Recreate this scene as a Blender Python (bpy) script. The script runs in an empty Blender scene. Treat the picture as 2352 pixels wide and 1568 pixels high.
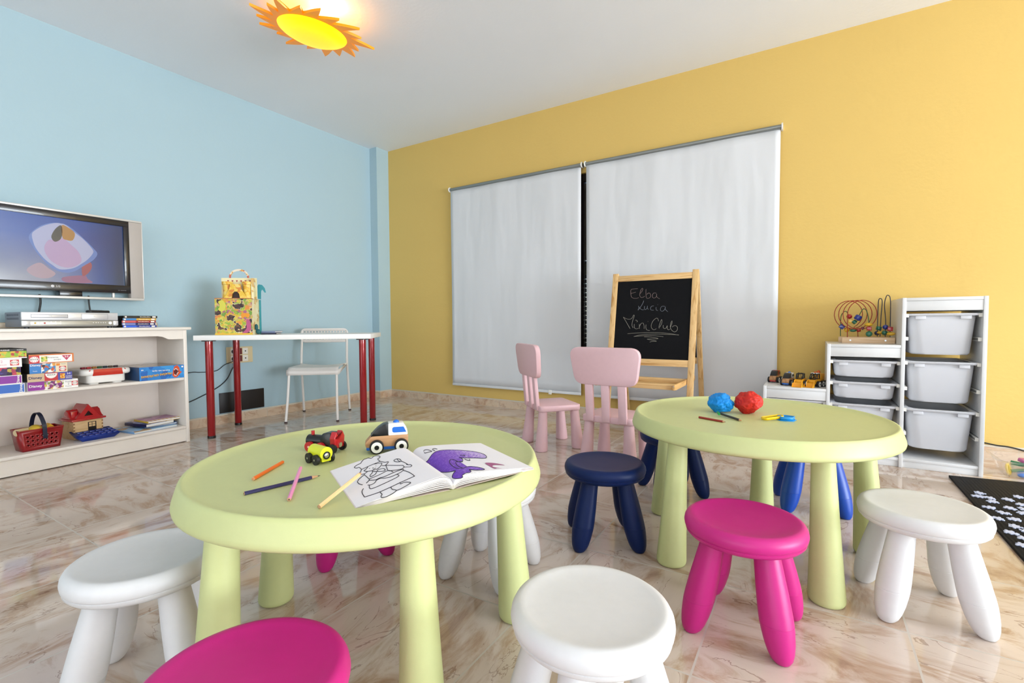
import bpy, bmesh, math, random
from mathutils import Vector, Matrix
random.seed(7)
PI = math.pi
S = bpy.context.scene
COL = S.collection

# ------------------------------------------------------------------ materials
def lin(c):
    if isinstance(c, str):
        c = c.lstrip('#'); c = [int(c[i:i+2], 16)/255 for i in (0, 2, 4)]
    return tuple((v/12.92 if v <= .04045 else ((v+.055)/1.055)**2.4) for v in c)
MATS = {}
def nodes(name):
    m = bpy.data.materials.new(name); m.use_nodes = True
    nt = m.node_tree; b = nt.nodes['Principled BSDF']
    return m, nt, b
def N(nt, t, **kw):
    n = nt.nodes.new(t)
    for k, v in kw.items():
        if k in n.inputs.keys(): n.inputs[k].default_value = v
        else: setattr(n, k, v)
    return n
def L(nt, a, b): nt.links.new(a, b)
def mathn(nt, op, a=None, b=None, va=0., vb=0.):
    n = nt.nodes.new('ShaderNodeMath'); n.operation = op
    if a is not None: L(nt, a, n.inputs[0])
    else: n.inputs[0].default_value = va
    if b is not None: L(nt, b, n.inputs[1])
    else: n.inputs[1].default_value = vb
    return n.outputs[0]
def mixc(nt, f, a, b, mode='MIX'):
    n = nt.nodes.new('ShaderNodeMix'); n.data_type = 'RGBA'; n.blend_type = mode
    if hasattr(f, 'is_output'): L(nt, f, n.inputs[0])
    else: n.inputs[0].default_value = f
    for i, v in ((6, a), (7, b)):
        if hasattr(v, 'is_output'): L(nt, v, n.inputs[i])
        else: n.inputs[i].default_value = (*v, 1)
    return n.outputs[2]
def ramp(nt, f, stops):
    n = nt.nodes.new('ShaderNodeValToRGB'); L(nt, f, n.inputs[0]); e = n.color_ramp.elements
    while len(e) < len(stops): e.new(.5)
    for i, (p, c) in enumerate(stops): e[i].position = p; e[i].color = (*c, 1)
    return n.outputs[0]
def mat(name, color, rough=.45, metal=0., bump=.02, bscale=120., var=.03, spec=.5, coat=0., alpha=1., trans=0., emit=None, estr=0., sss=0.):
    """plain painted / plastic / metal surface with a faint procedural variation"""
    if name in MATS: return MATS[name]
    m, nt, b = nodes(name); c = lin(color)
    tc = N(nt, 'ShaderNodeTexCoord')
    ns = N(nt, 'ShaderNodeTexNoise'); ns.inputs['Scale'].default_value = bscale*.1; L(nt, tc.outputs['Object'], ns.inputs['Vector'])
    c2 = tuple(max(0, v*(1-var)) for v in c); c1 = tuple(min(1, v*(1+var)) for v in c)
    L(nt, mixc(nt, ns.outputs['Fac'], c1, c2), b.inputs['Base Color'])
    nb = N(nt, 'ShaderNodeTexNoise'); nb.inputs['Scale'].default_value = bscale; nb.inputs['Detail'].default_value = 4; L(nt, tc.outputs['Object'], nb.inputs['Vector'])
    if bump:
        bp = N(nt, 'ShaderNodeBump'); bp.inputs['Strength'].default_value = bump; bp.inputs['Distance'].default_value = .01
        L(nt, nb.outputs['Fac'], bp.inputs['Height']); L(nt, bp.outputs[0], b.inputs['Normal'])
    b.inputs['Roughness'].default_value = rough; b.inputs['Metallic'].default_value = metal
    b.inputs['Specular IOR Level'].default_value = spec; b.inputs['Coat Weight'].default_value = coat
    b.inputs['Alpha'].default_value = alpha; b.inputs['Transmission Weight'].default_value = trans
    if sss: b.inputs['Subsurface Weight'].default_value = sss; b.inputs['Subsurface Radius'].default_value = (.02, .02, .02)
    if emit: b.inputs['Emission Color'].default_value = (*lin(emit), 1); b.inputs['Emission Strength'].default_value = estr
    MATS[name] = m; return m
def wood(name, c1, c2, scale=14, rough=.45, axis='X'):
    if name in MATS: return MATS[name]
    m, nt, b = nodes(name)
    tc = N(nt, 'ShaderNodeTexCoord'); mp = N(nt, 'ShaderNodeMapping')
    mp.inputs['Scale'].default_value = {'X': (.7, 9, 9), 'Z': (9, 9, .7), 'Y': (9, .7, 9)}[axis]
    L(nt, tc.outputs['Object'], mp.inputs['Vector'])
    ns = N(nt, 'ShaderNodeTexNoise'); ns.inputs['Scale'].default_value = scale*.35; ns.inputs['Detail'].default_value = 6; ns.inputs['Distortion'].default_value = .8
    L(nt, mp.outputs[0], ns.inputs['Vector'])
    L(nt, ramp(nt, ns.outputs['Fac'], [(.3, lin(c2)), (.5, lin(c1)), (.62, lin(c1)), (.72, lin(c2))]), b.inputs['Base Color'])
    bp = N(nt, 'ShaderNodeBump'); bp.inputs['Strength'].default_value = .08; L(nt, ns.outputs['Fac'], bp.inputs['Height']); L(nt, bp.outputs[0], b.inputs['Normal'])
    b.inputs['Roughness'].default_value = rough; MATS[name] = m; return m
def plaster(name, c, bump=.25, rough=.75):
    m, nt, b = nodes(name); tc = N(nt, 'ShaderNodeTexCoord')
    n1 = N(nt, 'ShaderNodeTexNoise'); n1.inputs['Scale'].default_value = 1.3; n1.inputs['Detail'].default_value = 3; L(nt, tc.outputs['Object'], n1.inputs['Vector'])
    n2 = N(nt, 'ShaderNodeTexNoise'); n2.inputs['Scale'].default_value = 45; n2.inputs['Detail'].default_value = 6; L(nt, tc.outputs['Object'], n2.inputs['Vector'])
    c = lin(c)
    L(nt, mixc(nt, n1.outputs['Fac'], tuple(min(1, v*1.03) for v in c), tuple(v*.97 for v in c)), b.inputs['Base Color'])
    bp = N(nt, 'ShaderNodeBump'); bp.inputs['Strength'].default_value = bump; bp.inputs['Distance'].default_value = .004
    L(nt, n2.outputs['Fac'], bp.inputs['Height']); L(nt, bp.outputs[0], b.inputs['Normal'])
    b.inputs['Roughness'].default_value = rough; b.inputs['Specular IOR Level'].default_value = .3
    MATS[name] = m; return m
def marble(name, px, x0, y0, base=('#d9c9ba', '#b99a7c', '#85593c'), rough=.07, grout='#cdc4b8', vert=False):
    m, nt, b = nodes(name); tc = N(nt, 'ShaderNodeTexCoord'); sp = N(nt, 'ShaderNodeSeparateXYZ'); L(nt, tc.outputs['Object'], sp.inputs[0])
    X, Y, Z = sp.outputs
    def cell(o, o0):
        u = mathn(nt, 'DIVIDE', mathn(nt, 'SUBTRACT', o, None, vb=o0), None, vb=px)
        return mathn(nt, 'FLOOR', u), mathn(nt, 'FRACT', u)
    ix, fx = cell(X, x0); iy, fy = cell(Y, y0)
    cb = N(nt, 'ShaderNodeCombineXYZ'); L(nt, ix, cb.inputs[0]); L(nt, iy, cb.inputs[1])
    wn = N(nt, 'ShaderNodeTexWhiteNoise'); wn.noise_dimensions = '3D'; L(nt, cb.outputs[0], wn.inputs['Vector'])
    swap = mathn(nt, 'GREATER_THAN', wn.outputs['Value'], None, vb=.55)
    v1 = N(nt, 'ShaderNodeCombineXYZ'); v2 = N(nt, 'ShaderNodeCombineXYZ')
    for a, o in zip(v1.inputs, (X, Y, Z)): L(nt, o, a)
    for a, o in zip(v2.inputs, (Y, X, Z)): L(nt, o, a)
    mv = nt.nodes.new('ShaderNodeMix'); mv.data_type = 'VECTOR'; L(nt, swap, mv.inputs[0]); L(nt, v1.outputs[0], mv.inputs[4]); L(nt, v2.outputs[0], mv.inputs[5])
    off = N(nt, 'ShaderNodeVectorMath', operation='MULTIPLY_ADD'); L(nt, wn.outputs['Color'], off.inputs[0]); off.inputs[1].default_value = (9, 9, 9); L(nt, mv.outputs[1], off.inputs[2])
    mp = N(nt, 'ShaderNodeMapping'); mp.inputs['Scale'].default_value = (3.0, 1.15, 3.0); mp.inputs['Rotation'].default_value = (0, 0, .25); L(nt, off.outputs[0], mp.inputs['Vector'])
    n1 = N(nt, 'ShaderNodeTexNoise'); n1.inputs['Scale'].default_value = 3.2; n1.inputs['Detail'].default_value = 9; n1.inputs['Roughness'].default_value = .66; n1.inputs['Distortion'].default_value = 1.1
    L(nt, mp.outputs[0], n1.inputs['Vector'])
    n2 = N(nt, 'ShaderNodeTexNoise'); n2.inputs['Scale'].default_value = 1.4; n2.inputs['Detail'].default_value = 5; n2.inputs['Distortion'].default_value = 2.2; L(nt, mp.outputs[0], n2.inputs['Vector'])
    a, bb, cc = [lin(q) for q in base]
    col = ramp(nt, n1.outputs['Fac'], [(.30, cc), (.41, bb), (.52, a), (.66, tuple(min(1, v*1.06) for v in a)), (.8, bb)])
    col = mixc(nt, mathn(nt, 'MULTIPLY', n2.outputs['Fac'], None, vb=.6), col, tuple(v for v in lin('#d3c0b3')))
    # thin cracks : |noise-.5| small
    n3 = N(nt, 'ShaderNodeTexNoise'); n3.inputs['Scale'].default_value = 3.4; n3.inputs['Detail'].default_value = 8; n3.inputs['Distortion'].default_value = .9; L(nt, mp.outputs[0], n3.inputs['Vector'])
    ab = mathn(nt, 'ABSOLUTE', mathn(nt, 'SUBTRACT', n3.outputs['Fac'], None, vb=.5))
    n4 = N(nt, 'ShaderNodeTexNoise'); n4.inputs['Scale'].default_value = 2.2; L(nt, mp.outputs[0], n4.inputs['Vector'])
    ck = mathn(nt, 'MULTIPLY', mathn(nt, 'LESS_THAN', ab, None, vb=.006), mathn(nt, 'GREATER_THAN', n4.outputs['Fac'], None, vb=.52))
    col = mixc(nt, mathn(nt, 'MULTIPLY', ck, None, vb=.45), col, lin('#7c5236'))
    # grout
    def edge(f): 
        d = mathn(nt, 'MINIMUM', f, mathn(nt, 'SUBTRACT', None, f, va=1.)); return mathn(nt, 'LESS_THAN', d, None, vb=.0026/px)
    g = mathn(nt, 'MAXIMUM', edge(fx), edge(fy))
    col = mixc(nt, g, col, lin(grout)); L(nt, col, b.inputs['Base Color'])
    r = mathn(nt, 'ADD', mathn(nt, 'MULTIPLY', g, None, vb=.5), None, vb=rough); L(nt, r, b.inputs['Roughness'])
    bp = N(nt, 'ShaderNodeBump'); bp.inputs['Strength'].default_value = .4; bp.inputs['Distance'].default_value = .002
    L(nt, mathn(nt, 'SUBTRACT', None, g, va=1.), bp.inputs['Height']); L(nt, bp.outputs[0], b.inputs['Normal'])
    b.inputs['Specular IOR Level'].default_value = .6
    MATS[name] = m; return m
def patch(name, cols, scale=18., rough=.5, dist=None, holes=None):
    """printed picture of irregular colour patches"""
    if name in MATS: return MATS[name]
    m, nt, b = nodes(name); tc = N(nt, 'ShaderNodeTexCoord')
    nz = N(nt, 'ShaderNodeTexNoise'); nz.inputs['Scale'].default_value = scale*1.2; L(nt, tc.outputs['Object'], nz.inputs['Vector'])
    ad = N(nt, 'ShaderNodeVectorMath', operation='MULTIPLY_ADD'); L(nt, nz.outputs['Color'], ad.inputs[0]); ad.inputs[1].default_value = (dist or .04*18/scale,)*3; L(nt, tc.outputs['Object'], ad.inputs[2])
    vo = N(nt, 'ShaderNodeTexVoronoi'); vo.inputs['Scale'].default_value = scale; L(nt, ad.outputs[0], vo.inputs['Vector'])
    sp = N(nt, 'ShaderNodeSeparateColor'); L(nt, vo.outputs['Color'], sp.inputs[0])
    n = len(cols); st = [(i/n, lin(c)) for i, c in enumerate(cols)]
    r = nt.nodes.new('ShaderNodeValToRGB'); r.color_ramp.interpolation = 'CONSTANT'; e = r.color_ramp.elements
    while len(e) < n: e.new(.5)
    for i, (p, c) in enumerate(st): e[i].position = p; e[i].color = (*c, 1)
    L(nt, sp.outputs[0], r.inputs[0]); out = r.outputs[0]
    if holes:
        n2 = N(nt, 'ShaderNodeTexNoise'); n2.inputs['Scale'].default_value = holes[0]; n2.inputs['Detail'].default_value = 2.5; L(nt, tc.outputs['Object'], n2.inputs['Vector'])
        out = mixc(nt, mathn(nt, 'GREATER_THAN', n2.outputs['Fac'], None, vb=holes[1]-.012), out, lin('#e8dcae'))
        n3 = N(nt, 'ShaderNodeTexNoise'); n3.inputs['Scale'].default_value = 60; L(nt, tc.outputs['Object'], n3.inputs['Vector'])
        out = mixc(nt, mathn(nt, 'GREATER_THAN', n2.outputs['Fac'], None, vb=holes[1]), out, ramp(nt, n3.outputs['Fac'], [(.42, lin('#2e221f')), (.5, lin('#54262a')), (.58, lin('#4a4430')), (.66, lin('#7a4a2a'))]))
    L(nt, out, b.inputs['Base Color']); b.inputs['Roughness'].default_value = rough
    MATS[name] = m; return m

# ------------------------------------------------------------------ mesh builder
def catmull(pts, n=5, closed=False):
    P = [Vector(p) for p in pts]
    if len(P) < 3: return P
    out = []; m = len(P)
    for i in range(m if closed else m-1):
        a = P[(i-1) % m] if closed or i > 0 else P[0]; b = P[i]; c = P[(i+1) % m]; d = P[(i+2) % m] if closed or i+2 < m else P[-1]
        for k in range(n):
            t = k/n
            out.append(.5*((2*b)+(c-a)*t+(2*a-5*b+4*c-d)*t*t+(3*b-a-3*c+d)*t**3))
    if not closed: out.append(P[-1])
    return out
def rrect(w, h, r, n=5, cx=0, cy=0):
    o = []
    for sx, sy, a0 in ((1, 1, 0), (-1, 1, 90), (-1, -1, 180), (1, -1, 270)):
        for k in range(n+1):
            a = math.radians(a0+90*k/n); o.append((cx+sx*(w/2-r)+r*math.cos(a), cy+sy*(h/2-r)+r*math.sin(a)))
    return o
def rpoly(pts, r, n=6):
    o = []; m = len(pts)
    for i in range(m):
        p = Vector(pts[i]); a = (Vector(pts[i-1])-p); b = (Vector(pts[(i+1) % m])-p); rr = r[i] if isinstance(r, (list, tuple)) else r
        pa = p+a.normalized()*rr; pb = p+b.normalized()*rr
        for k in range(n+1):
            t = k/n; o.append(tuple(pa*(1-t)**2+2*p*t*(1-t)+pb*t*t))
    return o
TXT = {}
def text_mesh(s, bold=0.):
    k = (s, bold)
    if k not in TXT:
        cu = bpy.data.curves.new('lettering', 'FONT'); cu.body = s; cu.align_x = 'CENTER'; cu.align_y = 'CENTER'; cu.offset = bold; cu.resolution_u = 3
        ob = bpy.data.objects.new('lettering', cu); me = bpy.data.meshes.new_from_object(ob); bpy.data.objects.remove(ob); TXT[k] = me
    return TXT[k]
class MB:
    def __init__(s): s.bm = bmesh.new(); s.mats = []; s.cur = 0
    def m(s, mt):
        if mt not in s.mats: s.mats.append(mt)
        s.cur = s.mats.index(mt); return s
    def _fin(s, vs, fs, M=None):
        if M is not None:
            for v in vs: v.co = M @ v.co
        for f in fs: f.material_index = s.cur; f.smooth = True
    def geo(s, verts, faces, M=None):
        vs = [s.bm.verts.new(v) for v in verts]; fs = []
        for f in faces:
            try: fs.append(s.bm.faces.new([vs[i] for i in f]))
            except ValueError: pass
        s._fin(vs, fs, M); return vs, fs
    def box(s, x0, x1, y0, y1, z0, z1, bev=0., M=None, seg=2):
        V = [(x, y, z) for x in (x0, x1) for y in (y0, y1) for z in (z0, z1)]
        F = [(0, 1, 3, 2), (4, 6, 7, 5), (0, 4, 5, 1), (2, 3, 7, 6), (0, 2, 6, 4), (1, 5, 7, 3)]
        if not bev: s.geo(V, F, M); return s
        b2 = bmesh.new(); vs = [b2.verts.new(v) for v in V]
        for f in F: b2.faces.new([vs[i] for i in f])
        bmesh.ops.bevel(b2, geom=b2.edges[:], offset=bev, segments=seg, affect='EDGES', profile=.5)
        b2.verts.index_update(); s.geo([v.co[:] for v in b2.verts], [[v.index for v in f.verts] for f in b2.faces], M); b2.free(); return s
    def lathe(s, prof, n=32, M=None, c0=(0, 0), c1=None, ztop=None, cap=True):
        """profile (r,z); centre may shear from c0 at z=0 to c1 at z=ztop"""
        V = []; F = []
        for r, z in prof:
            t = 0 if c1 is None else z/ztop
            cx = c0[0]*(1-t)+(c1[0]*t if c1 else 0) if c1 else c0[0]; cy = c0[1]*(1-t)+(c1[1]*t if c1 else 0) if c1 else c0[1]
            for k in range(n): a = 2*PI*k/n; V.append((cx+r*math.cos(a), cy+r*math.sin(a), z))
        m = len(prof)
        for i in range(m-1):
            for k in range(n): F.append((i*n+k, i*n+(k+1) % n, (i+1)*n+(k+1) % n, (i+1)*n+k))
        if cap: F.append(tuple(range(n-1, -1, -1))); F.append(tuple((m-1)*n+k for k in range(n)))
        s.geo(V, F, M); return s
    def cyl(s, a, b, r, n=16, r2=None, cap=True):
        a = Vector(a); b = Vector(b); d = b-a; q = d.to_track_quat('Z', 'Y').to_matrix().to_4x4(); M = Matrix.Translation(a) @ q
        s.lathe([(r, 0), (r if r2 is None else r2, d.length)], n, M, cap=cap); return s
    def sphere(s, c, r, n=14, sc=(1, 1, 1), M=None):
        prof = [(max(1e-5, r*math.sin(PI*i/n)), -r*math.cos(PI*i/n)) for i in range(n+1)]
        MM = Matrix.Translation(c) @ Matrix.Diagonal((*sc, 1))
        if M is not None: MM = M @ MM
        s.lathe(prof, n*2, MM, cap=False); return s
    def tube(s, pts, r, n=8, closed=False, cap=True, flat=1.):
        P = [Vector(p) for p in pts]; m = len(P); V = []; F = []
        up = Vector((0, 0, 1))
        T = []
        for i in range(m):
            a = P[(i-1) % m] if (closed or i > 0) else P[i]; b = P[(i+1) % m] if (closed or i < m-1) else P[i]
            t = (b-a); T.append(t.normalized() if t.length > 1e-9 else Vector((1, 0, 0)))
        nrm = T[0].orthogonal().normalized()
        for i in range(m):
            nrm = (nrm-T[i]*nrm.dot(T[i])); nrm = nrm.normalized() if nrm.length > 1e-6 else T[i].orthogonal().normalized()
            bn = T[i].cross(nrm); rr = r[i] if isinstance(r, (list, tuple)) else r
            for k in range(n): a = 2*PI*k/n; V.append(P[i]+nrm*math.cos(a)*rr+bn*math.sin(a)*rr*flat)
        for i in range(m if closed else m-1):
            j = (i+1) % m
            for k in range(n): F.append((i*n+k, i*n+(k+1) % n, j*n+(k+1) % n, j*n+k))
        if cap and not closed: F.append(tuple(range(n-1, -1, -1))); F.append(tuple((m-1)*n+k for k in range(n)))
        s.geo(V, F); return s
    def prism(s, poly, z0, z1, M=None, bev=0.):
        n = len(poly)
        if bev:
            c = Vector((sum(p[0] for p in poly)/n, sum(p[1] for p in poly)/n))
            def ins(d):
                o = []
                for i in range(n):
                    a = Vector(poly[i-1]); p = Vector(poly[i]); b = Vector(poly[(i+1) % n]); t = (b-a)
                    if t.length < 1e-9: o.append(tuple(p)); continue
                    nn = Vector((-t.y, t.x)).normalized()
                    if nn.dot(c-p) < 0: nn = -nn
                    o.append(tuple(p+nn*d))
                return o
            rings = [(ins(bev), z0), (ins(bev*.3), z0+bev*.3), (poly, z0+bev), (poly, z1-bev), (ins(bev*.3), z1-bev*.3), (ins(bev), z1)]
        else: rings = [(poly, z0), (poly, z1)]
        V = [(*p, z) for r, z in rings for p in r]; F = []
        for i in range(len(rings)-1):
            for k in range(n): F.append((i*n+k, i*n+(k+1) % n, (i+1)*n+(k+1) % n, (i+1)*n+k))
        F.append(tuple(range(n-1, -1, -1))); F.append(tuple((len(rings)-1)*n+k for k in range(n)))
        s.geo(V, F, M); return s
    def text(s, t, size, M, bold=0., thick=.0004, wid=1.):
        me = text_mesh(t, bold); V = [(v.co.x*size*wid, v.co.y*size, thick) for v in me.vertices]
        s.geo(V, [tuple(p.vertices) for p in me.polygons], M); return s
    def build(s, name, mt=None, parent=None, sharp=35, mod=None):
        if mt is not None and not s.mats: s.mats = [mt]
        me = bpy.data.meshes.new(name); bmesh.ops.recalc_face_normals(s.bm, faces=s.bm.faces[:]) ; s.bm.to_mesh(me); s.bm.free()
        for q in s.mats: me.materials.append(q)
        me.set_sharp_from_angle(angle=math.radians(sharp))
        o = bpy.data.objects.new(name, me); COL.objects.link(o)
        if parent: o.parent = parent
        if mod:
            md = o.modifiers.new('solid', 'SOLIDIFY'); md.thickness = mod; md.offset = 0
        return o
def V2M(x=0, y=0, z=0, rz=0): return Matrix.Translation((x, y, z)) @ Matrix.Rotation(rz, 4, 'Z')
def FRONT(x, y, z, rot=0., flip=1): return Matrix.Translation((x, y, z)) @ Matrix.Rotation(PI/2, 4, 'X') @ Matrix.Rotation(rot, 4, 'Z')   # XY drawing -> XZ plane facing -Y
def tag(o, label, cat, group=None):
    o['label'] = label; o['category'] = cat
    if group: o['group'] = group
    return o
def thing(name, label, cat, loc=(0, 0, 0), rz=0., group=None):
    o = bpy.data.objects.new(name, None); COL.objects.link(o); o.empty_display_size = .05
    o.location = loc; o.rotation_euler = (0, 0, rz); return tag(o, label, cat, group)
def struct(o): o['kind'] = 'structure'; return o
def dup(root, loc, rz, label, group=None, recolor=None):
    r = root.copy(); COL.objects.link(r); r.location = loc; r.rotation_euler = (0, 0, rz); r['label'] = label
    if group: r['group'] = group
    def rec(src, dst):
        for ch in list(src.children):
            c = ch.copy(); COL.objects.link(c); c.parent = dst
            if recolor: c.data = remesh(ch.data, recolor)
            rec(ch, c)
    rec(root, r)
    if recolor and root.type == 'MESH': r.data = remesh(root.data, recolor)
    return r
RM = {}
def remesh(me, rc):
    k = (me.name, tuple(sorted((a, b.name) for a, b in rc.items())))
    if k not in RM:
        n = me.copy()
        for i, q in enumerate(n.materials):
            if q and q.name in rc: n.materials[i] = rc[q.name]
        RM[k] = n
    return RM[k]

# light levels
P_RIGHT, P_FRONT, P_LAMP, SKY, EXPO, DOME_E, RAY_E = 1050., 190., 2.4, .2, -0.48, 1.7, .45
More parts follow.
